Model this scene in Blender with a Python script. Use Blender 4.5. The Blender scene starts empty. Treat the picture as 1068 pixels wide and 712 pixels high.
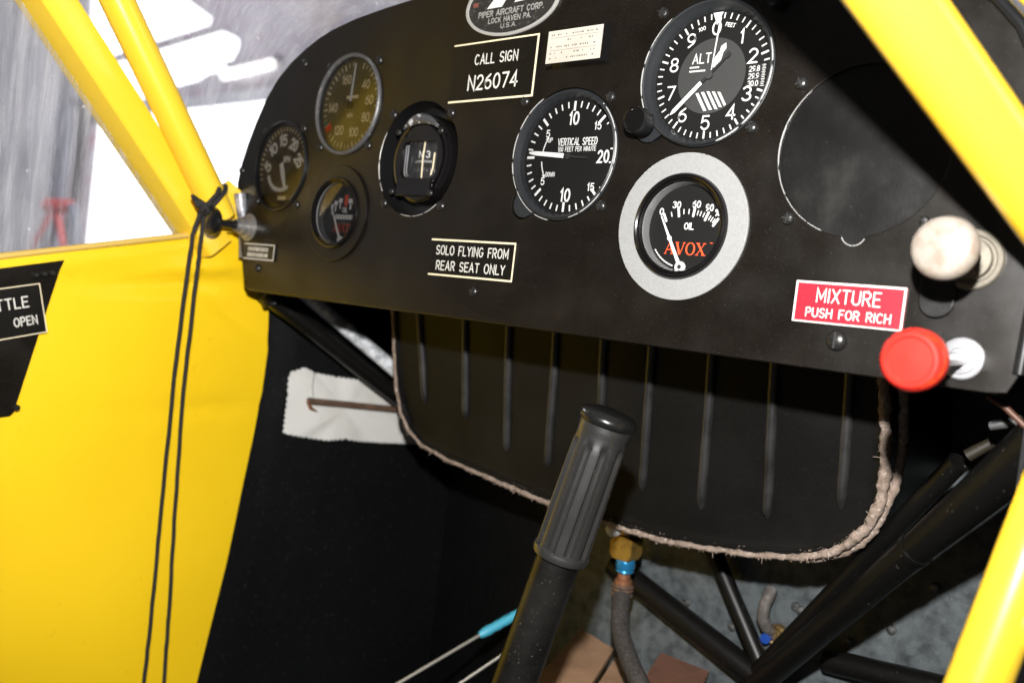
import bpy, math, random
from mathutils import Vector, Matrix
random.seed(7)
D = bpy.data
scene = bpy.context.scene
COL = scene.collection
S = 0.001                                   # everything below is written in millimetres
PI = math.pi

# ------------------------------------------------------------------ camera maths
CAM = Vector((354.4524, -445.8829, -83.7328))
RX = Vector((0.744780, 0.656901, 0.117402))     # right
RY = Vector((0.111587, 0.050858, -0.992452))    # down
RZ = Vector((-0.657914, 0.752260, -0.035423))   # forward
FPX = 947.38                                     # for a 1068 px wide picture


def at(x, y, ax, val):
    """world point (mm) seen at photo pixel x,y on the plane axis=val"""
    d = RX * ((x - 534) / FPX) + RY * ((y - 356) / FPX) + RZ
    return CAM + d * ((val - CAM[ax]) / d[ax])


def atp(x, y, n, k):
    """same on the plane n.p = k"""
    d = RX * ((x - 534) / FPX) + RY * ((y - 356) / FPX) + RZ
    n = Vector(n)
    return CAM + d * ((k - n.dot(CAM)) / n.dot(d))


# ------------------------------------------------------------------ materials
MATS = {}


def mat(name, col, rough=0.5, metal=0.0, spec=0.5, bump=None, var=None, dust=None, coat=0.0, rvar=0.0):
    if name in MATS:
        return MATS[name]
    m = D.materials.new(name)
    m.use_nodes = True
    nt = m.node_tree
    N, Lk = nt.nodes, nt.links
    b = N["Principled BSDF"]
    b.inputs["Base Color"].default_value = (*col, 1)
    b.inputs["Roughness"].default_value = rough
    b.inputs["Metallic"].default_value = metal
    b.inputs["Specular IOR Level"].default_value = spec
    b.inputs["Coat Weight"].default_value = coat
    b.inputs["Coat Roughness"].default_value = 0.08
    tc = N.new("ShaderNodeTexCoord")
    out = None
    if var:                                    # (scale, other colour, low, high)
        sc, c2, lo, hi = var
        n = N.new("ShaderNodeTexNoise")
        n.inputs["Scale"].default_value = sc
        n.inputs["Detail"].default_value = 6
        n.inputs["Roughness"].default_value = 0.6
        Lk.new(tc.outputs["Object"], n.inputs["Vector"])
        r = N.new("ShaderNodeValToRGB")
        r.color_ramp.elements[0].position = lo
        r.color_ramp.elements[1].position = hi
        r.color_ramp.elements[0].color = (*col, 1)
        r.color_ramp.elements[1].color = (*c2, 1)
        Lk.new(n.outputs["Fac"], r.inputs["Fac"])
        out = r.outputs["Color"]
    if dust:                                   # (scale, colour, threshold, amount)
        sc, c2, th, amt = dust
        n = N.new("ShaderNodeTexNoise")
        n.inputs["Scale"].default_value = sc
        n.inputs["Detail"].default_value = 3
        n.inputs["Roughness"].default_value = 0.75
        Lk.new(tc.outputs["Object"], n.inputs["Vector"])
        r = N.new("ShaderNodeMapRange")
        r.inputs["From Min"].default_value = th
        r.inputs["From Max"].default_value = th + 0.08
        r.inputs["To Max"].default_value = amt
        Lk.new(n.outputs["Fac"], r.inputs["Value"])
        mx = N.new("ShaderNodeMix")
        mx.data_type = 'RGBA'
        Lk.new(r.outputs["Result"], mx.inputs["Factor"])
        if out:
            Lk.new(out, mx.inputs["A"])
        else:
            mx.inputs["A"].default_value = (*col, 1)
        mx.inputs["B"].default_value = (*c2, 1)
        out = mx.outputs["Result"]
    if out:
        Lk.new(out, b.inputs["Base Color"])
    if rvar:
        n = N.new("ShaderNodeTexNoise")
        n.inputs["Scale"].default_value = 35
        n.inputs["Detail"].default_value = 5
        Lk.new(tc.outputs["Object"], n.inputs["Vector"])
        r = N.new("ShaderNodeMapRange")
        r.inputs["From Min"].default_value = 0.3
        r.inputs["From Max"].default_value = 0.7
        r.inputs["To Min"].default_value = rough - rvar
        r.inputs["To Max"].default_value = rough + rvar
        Lk.new(n.outputs["Fac"], r.inputs["Value"])
        Lk.new(r.outputs["Result"], b.inputs["Roughness"])
    if bump:                                   # list of (scale, strength, distance mm)
        prev = None
        for sc, st, dist in (bump if isinstance(bump, list) else [bump]):
            n = N.new("ShaderNodeTexNoise")
            n.inputs["Scale"].default_value = sc
            n.inputs["Detail"].default_value = 4
            Lk.new(tc.outputs["Object"], n.inputs["Vector"])
            bp = N.new("ShaderNodeBump")
            bp.inputs["Strength"].default_value = st
            bp.inputs["Distance"].default_value = dist * S
            Lk.new(n.outputs["Fac"], bp.inputs["Height"])
            if prev:
                Lk.new(prev, bp.inputs["Normal"])
            prev = bp.outputs["Normal"]
        Lk.new(prev, b.inputs["Normal"])
    MATS[name] = m
    return m


def emit(name, col, strength):
    m = D.materials.new(name)
    m.use_nodes = True
    nt = m.node_tree
    nt.nodes.clear()
    e = nt.nodes.new("ShaderNodeEmission")
    e.inputs["Color"].default_value = (*col, 1)
    e.inputs["Strength"].default_value = strength
    o = nt.nodes.new("ShaderNodeOutputMaterial")
    nt.links.new(e.outputs[0], o.inputs[0])
    return m


def glass(name, gloss_rough=0.03, base_reflect=0.0, scratch=None, tint=(1, 1, 1), calm=False):
    """a clear thin pane: see-through with a Fresnel reflection, optionally hazed by scratches"""
    m = D.materials.new(name)
    m.use_nodes = True
    nt = m.node_tree
    N, Lk = nt.nodes, nt.links
    N.clear()
    o = N.new("ShaderNodeOutputMaterial")
    t = N.new("ShaderNodeBsdfTransparent")
    t.inputs["Color"].default_value = (*tint, 1)
    g = N.new("ShaderNodeBsdfGlossy")
    g.inputs["Roughness"].default_value = gloss_rough
    lw = N.new("ShaderNodeFresnel")
    lw.inputs["IOR"].default_value = 1.5
    ml = N.new("ShaderNodeMath")
    ml.operation = 'MULTIPLY_ADD'
    ml.inputs[1].default_value = 0.06 if scratch else (0.15 if calm else 0.9)
    ml.inputs[2].default_value = base_reflect
    Lk.new(lw.outputs[0], ml.inputs[0])
    mx = N.new("ShaderNodeMixShader")
    Lk.new(ml.outputs[0], mx.inputs[0])
    Lk.new(t.outputs[0], mx.inputs[1])
    Lk.new(g.outputs[0], mx.inputs[2])
    last = mx.outputs[0]
    if scratch:                                # (stretch vector, base haze, extra haze)
        st, h0, h1 = scratch
        tc = N.new("ShaderNodeTexCoord")
        mp = N.new("ShaderNodeMapping")
        mp.inputs["Scale"].default_value = st
        mp.inputs["Rotation"].default_value = (0.12, 0.0, 0.0)
        Lk.new(tc.outputs["Object"], mp.inputs["Vector"])
        n = N.new("ShaderNodeTexNoise")
        n.inputs["Scale"].default_value = 1.0
        n.inputs["Detail"].default_value = 8
        n.inputs["Roughness"].default_value = 0.75
        Lk.new(mp.outputs[0], n.inputs["Vector"])
        r = N.new("ShaderNodeMapRange")
        r.inputs["From Min"].default_value = 0.38
        r.inputs["From Max"].default_value = 0.75
        r.inputs["To Min"].default_value = h0
        r.inputs["To Max"].default_value = h0 + h1
        Lk.new(n.outputs["Fac"], r.inputs["Value"])
        # small round specks of dirt
        v = N.new("ShaderNodeTexVoronoi")
        v.inputs["Scale"].default_value = 55
        v.inputs["Randomness"].default_value = 1
        Lk.new(tc.outputs["Object"], v.inputs["Vector"])
        r2 = N.new("ShaderNodeMapRange")
        r2.inputs["From Min"].default_value = 0.10
        r2.inputs["From Max"].default_value = 0.04
        r2.inputs["To Min"].default_value = 0.0
        r2.inputs["To Max"].default_value = 0.4
        Lk.new(v.outputs["Distance"], r2.inputs["Value"])
        ad = N.new("ShaderNodeMath")
        ad.use_clamp = True
        Lk.new(r.outputs[0], ad.inputs[0])
        Lk.new(r2.outputs[0], ad.inputs[1])
        d = N.new("ShaderNodeBsdfDiffuse")
        d.inputs["Color"].default_value = (0.8, 0.8, 0.85, 1)
        tl = N.new("ShaderNodeBsdfTranslucent")
        tl.inputs["Color"].default_value = (0.8, 0.8, 0.85, 1)
        m2 = N.new("ShaderNodeMixShader")
        m2.inputs[0].default_value = 0.5
        Lk.new(d.outputs[0], m2.inputs[1])
        Lk.new(tl.outputs[0], m2.inputs[2])
        m3 = N.new("ShaderNodeMixShader")
        Lk.new(ad.outputs[0], m3.inputs[0])
        Lk.new(last, m3.inputs[1])
        Lk.new(m2.outputs[0], m3.inputs[2])
        last = m3.outputs[0]
    Lk.new(last, o.inputs[0])
    return m


PANEL = mat("panel black paint", (0.0042, 0.0030, 0.0019), 0.34, spec=0.38, bump=[(1100, 0.3, 0.08), (120, 0.15, 0.3)],
            dust=(620, (0.075, 0.068, 0.058), 0.62, 0.35), rvar=0.07, var=(26, (0.0085, 0.0064, 0.0046), 0.42, 0.75))
COVER = mat("cover black paint", (0.0045, 0.0042, 0.0038), 0.38, spec=0.32, bump=(800, 0.4, 0.12), var=(30, (0.020, 0.019, 0.017), 0.55, 0.82),
            dust=(300, (0.12, 0.11, 0.10), 0.70, 0.4), rvar=0.09)
BLACKP = mat("black plastic", (0.007, 0.007, 0.0075), 0.3, dust=(700, (0.12, 0.12, 0.12), 0.72, 0.4))
GLOSSB = mat("gloss black", (0.004, 0.0035, 0.0035), 0.14)
BEZEL = mat("bezel grey black", (0.013, 0.0145, 0.0165), 0.42, bump=(1500, 0.4, 0.08), dust=(500, (0.2, 0.2, 0.2), 0.68, 0.3))
DIALB = mat("dial black", (0.0045, 0.004, 0.0034), 0.6, spec=0.25)
DIALG = mat("dial grey", (0.030, 0.030, 0.029), 0.55)
OLIVE = mat("dial olive with wall reflection", (0.135, 0.10, 0.025), 0.55, var=(40, (0.22, 0.165, 0.04), 0.4, 0.7))  # reflection of the yellow wall painted in as an olive dial
BROWND = mat("dial mottled brown", (0.055, 0.038, 0.016), 0.55, var=(60, (0.13, 0.085, 0.025), 0.4, 0.7))  # brown base with lighter brown blotches
PRINT = mat("white print", (0.58, 0.58, 0.56), 0.55)
PRINTB = mat("bright white print", (0.88, 0.87, 0.83), 0.55)
AGED = mat("aged cream print", (0.86, 0.74, 0.47), 0.6)
REDP = mat("red print", (0.85, 0.085, 0.022), 0.5)
ENGR = mat("engraved white", (0.60, 0.58, 0.53), 0.6)
CREAM = mat("cream edge", (0.72, 0.62, 0.42), 0.6)
PLAC = mat("black laminate", (0.0042, 0.0034, 0.0026), 0.36, spec=0.35, dust=(500, (0.12, 0.11, 0.09), 0.65, 0.4))
REDPL = mat("red laminate", (0.30, 0.010, 0.022), 0.38, dust=(450, (0.4, 0.12, 0.12), 0.66, 0.35))
ALU = mat("grey cast ring", (0.235, 0.235, 0.23), 0.6, bump=(1400, 0.5, 0.12), var=(700, (0.195, 0.195, 0.19), 0.35, 0.75),
          dust=(90, (0.36, 0.36, 0.35), 0.68, 0.4))
CHROME = mat("worn metal", (0.62, 0.61, 0.59), 0.28, metal=1.0, bump=(500, 0.3, 0.08))
BARE = mat("bare edge metal", (0.75, 0.74, 0.72), 0.38, metal=0.6)
SCREWM = mat("dark screw", (0.05, 0.049, 0.047), 0.3, metal=0.8, dust=(900, (0.4, 0.4, 0.4), 0.66, 0.5))
SLOT = mat("screw slot", (0.008, 0.008, 0.008), 0.7)
YEL = mat("yellow paint", (0.87, 0.562, 0.010), 0.36, bump=[(9, 0.5, 4.0), (40, 0.25, 1.0), (1500, 0.3, 0.1)], coat=0.12,
          var=(6, (0.84, 0.53, 0.008), 0.42, 0.72), dust=(70, (0.55, 0.32, 0.01), 0.66, 0.35))
YELT = mat("yellow tube paint", (0.88, 0.575, 0.03), 0.30, bump=[(25, 0.2, 0.8), (500, 0.15, 0.1)], coat=0.3, dust=(160, (0.50, 0.30, 0.02), 0.68, 0.45))
BLKF = mat("black lining", (0.0032, 0.0034, 0.0038), 0.48, spec=0.2, bump=[(14, 0.6, 4.0), (700, 0.3, 0.1)], dust=(260, (0.045, 0.045, 0.048), 0.62, 0.4),
           var=(9, (0.0042, 0.0045, 0.005), 0.4, 0.7))
TANKM = mat("box black paint", (0.0050, 0.0048, 0.0046), 0.44, spec=0.13, bump=[(450, 0.4, 0.15), (40, 0.25, 0.8)], dust=(900, (0.05, 0.047, 0.044), 0.60, 0.2),
            var=(16, (0.0085, 0.008, 0.0075), 0.42, 0.75))
RIBLIT = mat("rib paint lit grey", (0.024, 0.0235, 0.0235), 0.40, spec=0.5, bump=(300, 0.3, 0.1), var=(50, (0.008, 0.008, 0.008), 0.4, 0.66))  # lighter grey puts the glints on the ribs into the paint
FELT = mat("frayed tan edging", (0.27, 0.205, 0.165), 0.9, bump=[(350, 1.0, 1.2), (90, 0.8, 2.0)], var=(170, (0.15, 0.11, 0.08), 0.42, 0.72),
           dust=(260, (0.46, 0.40, 0.35), 0.58, 0.7))
CLOTH = mat("white cloth", (0.62, 0.61, 0.58), 0.95, bump=[(900, 0.6, 0.15), (30, 0.3, 1.0)], var=(25, (0.50, 0.48, 0.44), 0.45, 0.75))
RUST = mat("rusty rod", (0.075, 0.042, 0.026), 0.6, bump=(300, 0.6, 0.3), var=(80, (0.14, 0.08, 0.05), 0.4, 0.7))
TUBEB = mat("black tube paint", (0.0036, 0.0034, 0.003), 0.40, spec=0.3, bump=(120, 0.2, 0.3), dust=(380, (0.16, 0.15, 0.135), 0.655, 0.4))
TUBEG = mat("scuffed and highlighted grey tube", (0.16, 0.17, 0.18), 0.35, bump=(160, 0.5, 0.5), var=(60, (0.75, 0.77, 0.80), 0.38, 0.58))  # scuffs, with the tube's bright highlight painted into the pale blotches
GALV = mat("galvanised sheet", (0.098, 0.112, 0.118), 0.5, metal=0.2, bump=[(60, 0.5, 1.0), (500, 0.4, 0.15)],
           var=(75, (0.036, 0.042, 0.045), 0.42, 0.66), dust=(210, (0.20, 0.21, 0.21), 0.64, 0.6))
RUBB = mat("rubber grip", (0.014, 0.0137, 0.0132), 0.34, spec=0.7, coat=0.5, bump=(400, 0.25, 0.12), dust=(600, (0.2, 0.18, 0.15), 0.66, 0.35), rvar=0.08)
SHAFT = mat("stick black paint", (0.0042, 0.0038, 0.0034), 0.31, spec=0.32, bump=(200, 0.3, 0.15), dust=(480, (0.16, 0.145, 0.12), 0.645, 0.4), var=(25, (0.011, 0.0105, 0.0095), .45, .7))
HOSEM = mat("hose rubber", (0.022, 0.019, 0.017), 0.75, bump=(700, 1.0, 0.8), var=(420, (0.06, 0.05, 0.044), 0.42, 0.7))
BRASS = mat("brass", (0.42, 0.26, 0.05), 0.42, metal=0.75, bump=(260, 0.5, 0.3), var=(120, (0.22, 0.13, 0.03), 0.45, 0.7))
BLUE = mat("blue anodised", (0.02, 0.20, 0.42), 0.3, metal=0.5, coat=0.4)
CYAN = mat("blue sleeve", (0.06, 0.36, 0.50), 0.45, bump=(260, 0.4, 0.3))
COPPER = mat("copper", (0.38, 0.17, 0.09), 0.4, metal=0.7, var=(300, (0.40, 0.18, 0.09), 0.4, 0.7))
WIREM = mat("cable wire", (0.34, 0.32, 0.28), 0.45, metal=0.5)
WOOD = mat("floor wood", (0.40, 0.24, 0.14), 0.65, bump=(120, 0.4, 0.4), var=(28, (0.27, 0.155, 0.09), 0.35, 0.7))
BRICKR = mat("brown board", (0.17, 0.075, 0.045), 0.75, bump=(200, 0.4, 0.4), var=(40, (0.11, 0.05, 0.032), 0.4, 0.7))
REDK = mat("red knob plastic", (0.42, 0.016, 0.010), 0.30, coat=0.3, bump=(220, 0.12, 0.15))
WHK = mat("worn white knob", (0.205, 0.18, 0.152), 0.55, bump=(160, 0.4, 0.4), var=(110, (0.14, 0.095, 0.065), 0.46, 0.70))
WASH = mat("bright washer", (0.42, 0.42, 0.44), 0.3, metal=0.6, bump=(300, .3, .15))
CORDM = mat("black cord", (0.012, 0.011, 0.011), 0.8, bump=(1200, 0.8, 0.4))
CARD = mat("card paper", (0.46, 0.43, 0.37), 0.7, var=(30, (0.38, 0.34, 0.28), 0.4, 0.7))
GREYINK = mat("grey ink", (0.12, 0.11, 0.10), 0.7)
HWALL = mat("hangar wall paint", (0.30, 0.27, 0.31), 0.8, var=(0.45, (0.62, 0.58, 0.63), 0.40, 0.68), dust=(0.8, (0.34, 0.13, 0.19), 0.56, 0.7))
HDOOR = mat("hangar door metal", (0.62, 0.62, 0.63), 0.7, var=(0.35, (0.30, 0.31, 0.34), 0.40, 0.68))
REDM = mat("red machine paint", (0.65, 0.05, 0.05), 0.5)
GREYC = mat("concrete", (0.35, 0.34, 0.33), 0.85, var=(0.6, (0.27, 0.27, 0.26), 0.4, 0.7))
SKYM = emit("overcast sky", (0.97, 0.985, 1.0), 3.0)
LAMPM = emit("strip lamp", (1.0, 0.98, 0.95), 2.4)
GLASS = glass("instrument glass")
CALM = glass("dull compass glass", 0.05, 0.0, calm=True)
LENS = glass("bright instrument glass", 0.02, 0.01)
PLEXI = glass("scratched plexiglass", 0.06, 0.0, ((30, 150, 9), 0.08, 0.6), (0.96, 0.97, 0.99))
PLEXIW = glass("scratched side plexiglass", 0.06, 0.0, ((20, 110, 7), 0.08, 0.6), (0.96, 0.97, 0.99))


# ------------------------------------------------------------------ mesh building
def v3(p):
    return p if isinstance(p, Vector) else Vector(p)


class MB:
    def __init__(self):
        self.v, self.f, self.m, self.mats = [], [], [], []

    def add(self, vs, fs, material):
        if material not in self.mats:
            self.mats.append(material)
        k = self.mats.index(material)
        o = len(self.v)
        self.v += [v3(p) for p in vs]
        for f in fs:
            self.f.append([o + i for i in f])
            self.m.append(k)
        return self

    def box(self, c, size, material, fr=None):
        c = v3(c)
        x, y, z = [s / 2 for s in size]
        vs = [Vector((sx * x, sy * y, sz * z)) for sx in (-1, 1) for sy in (-1, 1) for sz in (-1, 1)]
        vs = [(c + p) if fr is None else fr(*(c + p)) for p in vs]
        return self.add(vs, [(0, 1, 3, 2), (4, 6, 7, 5), (0, 4, 5, 1), (2, 3, 7, 6), (0, 2, 6, 4), (1, 5, 7, 3)], material)

    def lathe(self, prof, fr, material, seg=64, closed_start=False, closed_end=False):
        """prof: list of (radius, height) turned round local z of the frame function"""
        vs, fs = [], []
        n = len(prof)
        for r, h in prof:
            for i in range(seg):
                a = 2 * PI * i / seg
                vs.append(fr(r * math.cos(a), r * math.sin(a), h))
        for k in range(n - 1):
            for i in range(seg):
                j = (i + 1) % seg
                fs.append((k * seg + i, k * seg + j, (k + 1) * seg + j, (k + 1) * seg + i))
        if closed_start:
            fs.append(tuple(reversed(range(seg))))
        if closed_end:
            fs.append(tuple((n - 1) * seg + i for i in range(seg)))
        return self.add(vs, fs, material)

    def tube(self, pts, rad, material, seg=16, caps=True, jitter=0.0):
        pts = [v3(p) for p in pts]
        n = len(pts)
        rads = rad if isinstance(rad, (list, tuple)) else [rad] * n
        tans = []
        for i in range(n):
            a = pts[max(i - 1, 0)]
            b = pts[min(i + 1, n - 1)]
            tans.append((b - a).normalized())
        t0 = tans[0]
        up = Vector((0, 0, 1)) if abs(t0.z) < 0.9 else Vector((1, 0, 0))
        nrm = (up - t0 * up.dot(t0)).normalized()
        vs, fs = [], []
        for i in range(n):
            if i:
                nrm = (nrm - tans[i] * nrm.dot(tans[i])).normalized()
            bn = tans[i].cross(nrm)
            for k in range(seg):
                a = 2 * PI * k / seg
                r = rads[i] * (1 + (random.uniform(-jitter, jitter) if jitter else 0))
                vs.append(pts[i] + nrm * (r * math.cos(a)) + bn * (r * math.sin(a)))
        for i in range(n - 1):
            for k in range(seg):
                j = (k + 1) % seg
                fs.append((i * seg + k, i * seg + j, (i + 1) * seg + j, (i + 1) * seg + k))
        if caps:
            fs.append(tuple(reversed(range(seg))))
            fs.append(tuple((n - 1) * seg + k for k in range(seg)))
        return self.add(vs, fs, material)

    def poly(self, pts2, fr, h, material):
        return self.add([fr(x, y, h) for x, y in pts2], [tuple(range(len(pts2)))], material)

    def prism(self, pts2, fr, h0, h1, material):
        n = len(pts2)
        vs = [fr(x, y, h0) for x, y in pts2] + [fr(x, y, h1) for x, y in pts2]
        fs = [tuple(reversed(range(n))), tuple(range(n, 2 * n))]
        fs += [(i, (i + 1) % n, n + (i + 1) % n, n + i) for i in range(n)]
        return self.add(vs, fs, material)

    def ribbon(self, pl, w, fr, h, material):
        """flat painted stroke along a 2-D polyline with mitred bends and round ends"""
        p = [Vector(q) for q in pl]
        closed = (p[0] - p[-1]).length < 1e-6
        if closed:
            p = p[:-1]
        n = len(p)
        L, R = [], []
        for i in range(n):
            a = p[(i - 1) % n] if (closed or i > 0) else None
            b = p[(i + 1) % n] if (closed or i < n - 1) else None
            d1 = (p[i] - a).normalized() if a is not None else None
            d2 = (b - p[i]).normalized() if b is not None else None
            if d1 is None:
                d1 = d2
            if d2 is None:
                d2 = d1
            n1 = Vector((-d1.y, d1.x))
            n2 = Vector((-d2.y, d2.x))
            mv = n1 + n2
            if mv.length < 1e-4:
                mv = n1
            mv.normalize()
            k = 1 / max(0.35, mv.dot(n1))
            L.append(p[i] + mv * (w / 2 * k))
            R.append(p[i] - mv * (w / 2 * k))
        vs = [fr(q.x, q.y, h) for q in L] + [fr(q.x, q.y, h) for q in R]
        fs = []
        for i in range(n if closed else n - 1):
            j = (i + 1) % n
            fs.append((n + i, n + j, j, i))
        self.add(vs, fs, material)
        if not closed:
            for e, o in ((0, 1), (n - 1, n - 2)):
                d = (p[e] - p[o]).normalized()
                nn = Vector((-d.y, d.x))
                arc = [p[e] + (nn * math.cos(t) + d * math.sin(t)) * (w / 2) for t in [PI - PI * q / 6 for q in range(7)]]
                self.add([fr(q.x, q.y, h) for q in arc], [tuple(range(7))], material)
        return self

    def build(self, name, parent=None, base=None, sharp=38, smooth=True):
        b = v3(base) if base is not None else (Vector(parent["_base"]) if parent is not None else Vector((0, 0, 0)))
        me = D.meshes.new(name)
        me.from_pydata([tuple((p - b) * S) for p in self.v], [], self.f)
        for m in self.mats:
            me.materials.append(m)
        me.polygons.foreach_set("material_index", self.m)
        me.polygons.foreach_set("use_smooth", [smooth] * len(self.f))
        me.update()
        if smooth:
            me.set_sharp_from_angle(angle=math.radians(sharp))
        o = D.objects.new(name, me)
        COL.objects.link(o)
        o["_base"] = tuple(b)
        if parent is not None:
            o.parent = parent
        else:
            o.location = b * S
        return o


def thing(name, label, cat, base, group=None):
    o = D.objects.new(name, None)
    COL.objects.link(o)
    o.empty_display_size = 0.01
    o.location = v3(base) * S
    o["_base"] = tuple(base)
    return tag(o, label, cat, group)


def tag(o, label, cat, group=None):
    o["label"] = label
    o["kind"] = "thing"
    o["category"] = cat
    if group:
        o["group"] = group
    return o


def PF(cx, cz, y0=0.0):
    """frame on the instrument panel: local x right, y up, z out towards the pilot"""
    return lambda x, y, z: Vector((cx + x, y0 - z, cz + y))


def plate(mb, loops, fr, h, thick, material, bevel=0.4):
    """sheet cut with holes: loops[0] outline, others holes; front face at local height h"""
    cu = D.curves.new("tmp", 'CURVE')
    cu.dimensions = '2D'
    cu.fill_mode = 'BOTH'
    cu.extrude = max(thick / 2 - bevel, 0.01)
    cu.bevel_depth = bevel
    cu.bevel_resolution = 1
    cu.offset = -bevel
    for lp in loops:
        sp = cu.splines.new('POLY')
        sp.points.add(len(lp) - 1)
        for q, (x, y) in zip(sp.points, lp):
            q.co = (x, y, 0, 1)
        sp.use_cyclic_u = True
    ob = D.objects.new("tmp", cu)
    COL.objects.link(ob)
    dg = bpy.context.evaluated_depsgraph_get()
    me = D.meshes.new_from_object(ob.evaluated_get(dg))
    vs = [fr(v.co.x, v.co.y, v.co.z + h - thick / 2) for v in me.vertices]
    fs = [tuple(p.vertices) for p in me.polygons]
    mb.add(vs, fs, material)
    D.objects.remove(ob)
    D.meshes.remove(me)
    D.curves.remove(cu)
    return mb


def circ(cx, cy, r, n=72):
    return [(cx + r * math.cos(2 * PI * i / n), cy + r * math.sin(2 * PI * i / n)) for i in range(n)]


def lobed(cx, cy, R, d, phi, q, n=120):
    """circle with a smaller circular lobe on its edge (polar union)"""
    out = []
    for i in range(n):
        t = 2 * PI * i / n
        r = R
        s = d * math.sin(t - phi)
        if abs(s) < q and math.cos(t - phi) > 0:
            r = max(R, d * math.cos(t - phi) + math.sqrt(q * q - s * s))
        out.append((cx + r * math.cos(t), cy + r * math.sin(t)))
    return out


def rect(cx, cy, w, h, r=0.0, n=4):
    if r <= 0:
        return [(cx - w / 2, cy - h / 2), (cx + w / 2, cy - h / 2), (cx + w / 2, cy + h / 2), (cx - w / 2, cy + h / 2)]
    out = []
    for sx, sy, a0 in ((1, -1, -PI / 2), (1, 1, 0), (-1, 1, PI / 2), (-1, -1, PI)):
        for i in range(n + 1):
            a = a0 + PI / 2 * i / n
            out.append((cx + sx * (w / 2 - r) + r * math.cos(a), cy + sy * (h / 2 - r) + r * math.sin(a)))
    return out


# ------------------------------------------------------------------ engraver's single-stroke lettering
def arc(cx, cy, rx, ry, a0, a1, n=12):
    return [(cx + rx * math.cos(math.radians(a0 + (a1 - a0) * i / n)), cy + ry * math.sin(math.radians(a0 + (a1 - a0) * i / n))) for i in range(n + 1)]


G = {
    'A': (.66, [[(0, 0), (.33, 1), (.66, 0)], [(.11, .34), (.55, .34)]]),
    'C': (.62, [arc(.33, .5, .33, .5, 48, 312)]),
    'D': (.62, [[(0, 0), (0, 1), (.25, 1)] + arc(.25, .5, .37, .5, 90, -90) + [(0, 0)]]),
    'E': (.54, [[(.54, 1), (0, 1), (0, 0), (.54, 0)], [(0, .52), (.45, .52)]]),
    'F': (.52, [[(.52, 1), (0, 1), (0, 0)], [(0, .52), (.43, .52)]]),
    'G': (.66, [arc(.33, .5, .33, .5, 48, 350) + [(.66, .45), (.4, .45)]]),
    'H': (.6, [[(0, 0), (0, 1)], [(.6, 0), (.6, 1)], [(0, .52), (.6, .52)]]),
    'I': (.06, [[(.03, 0), (.03, 1)]]),
    'K': (.58, [[(0, 0), (0, 1)], [(.56, 1), (0, .4)], [(.2, .6), (.58, 0)]]),
    'L': (.5, [[(0, 1), (0, 0), (.5, 0)]]),
    'M': (.72, [[(0, 0), (0, 1), (.36, .25), (.72, 1), (.72, 0)]]),
    'N': (.6, [[(0, 0), (0, 1), (.6, 0), (.6, 1)]]),
    'O': (.68, [arc(.34, .5, .34, .5, 0, 360, 22)]),
    'P': (.56, [[(0, 0), (0, 1), (.3, 1)] + arc(.3, .74, .26, .26, 90, -90) + [(0, .48)]]),
    'R': (.58, [[(0, 0), (0, 1), (.3, 1)] + arc(.3, .74, .26, .26, 90, -90) + [(0, .48)], [(.27, .48), (.58, 0)]]),
    'S': (.58, [arc(.29, .745, .26, .255, 28, 265, 10) + arc(.29, .25, .28, .25, 85, -152, 10)]),
    'T': (.6, [[(0, 1), (.6, 1)], [(.3, 1), (.3, 0)]]),
    'U': (.6, [[(0, 1), (0, .3)] + arc(.3, .3, .3, .3, 180, 360) + [(.6, 1)]]),
    'V': (.64, [[(0, 1), (.32, 0), (.64, 1)]]),
    'W': (.9, [[(0, 1), (.22, 0), (.45, .8), (.68, 0), (.9, 1)]]),
    'X': (.6, [[(0, 0), (.6, 1)], [(0, 1), (.6, 0)]]),
    'Y': (.6, [[(0, 1), (.3, .5), (.6, 1)], [(.3, .5), (.3, 0)]]),
    '0': (.56, [arc(.28, .5, .28, .5, 0, 360, 22)]),
    '1': (.2, [[(0, .78), (.16, 1), (.16, 0)]]),
    '2': (.56, [arc(.28, .72, .27, .28, 165, -35, 10) + [(0, 0), (.57, 0)]]),
    '3': (.54, [arc(.26, .755, .25, .245, 150, -85, 10), arc(.26, .26, .28, .26, 85, -155, 10)]),
    '4': (.6, [[(.44, 0), (.44, 1), (0, .28), (.6, .28)]]),
    '5': (.55, [[(.5, 1), (.08, 1), (.04, .55)] + arc(.27, .33, .28, .33, 115, -150, 12)]),
    '6': (.56, [[(.46, 1)] + arc(.34, .32, .34, .55, 130, 185, 5) + arc(.28, .3, .28, .3, 185, 540, 18)]),
    '7': (.54, [[(0, 1), (.54, 1), (.18, 0)]]),
    '8': (.54, [arc(.27, .76, .23, .24, -90, 270, 16), arc(.27, .26, .27, .26, 90, 450, 16)]),
    '9': (.56, [[(.1, 0)] + arc(.22, .68, .34, .55, -50, 5, 5) + arc(.28, .7, .28, .3, 5, 360, 18)]),
    '.': (.06, [[(.03, 0), (.03, .03)]]),
    '%': (.7, [[(.1, 0), (.6, 1)], arc(.13, .8, .12, .17, 0, 360, 10), arc(.57, .2, .12, .17, 0, 360, 10)]),
    ' ': (.38, []),
}


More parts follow.
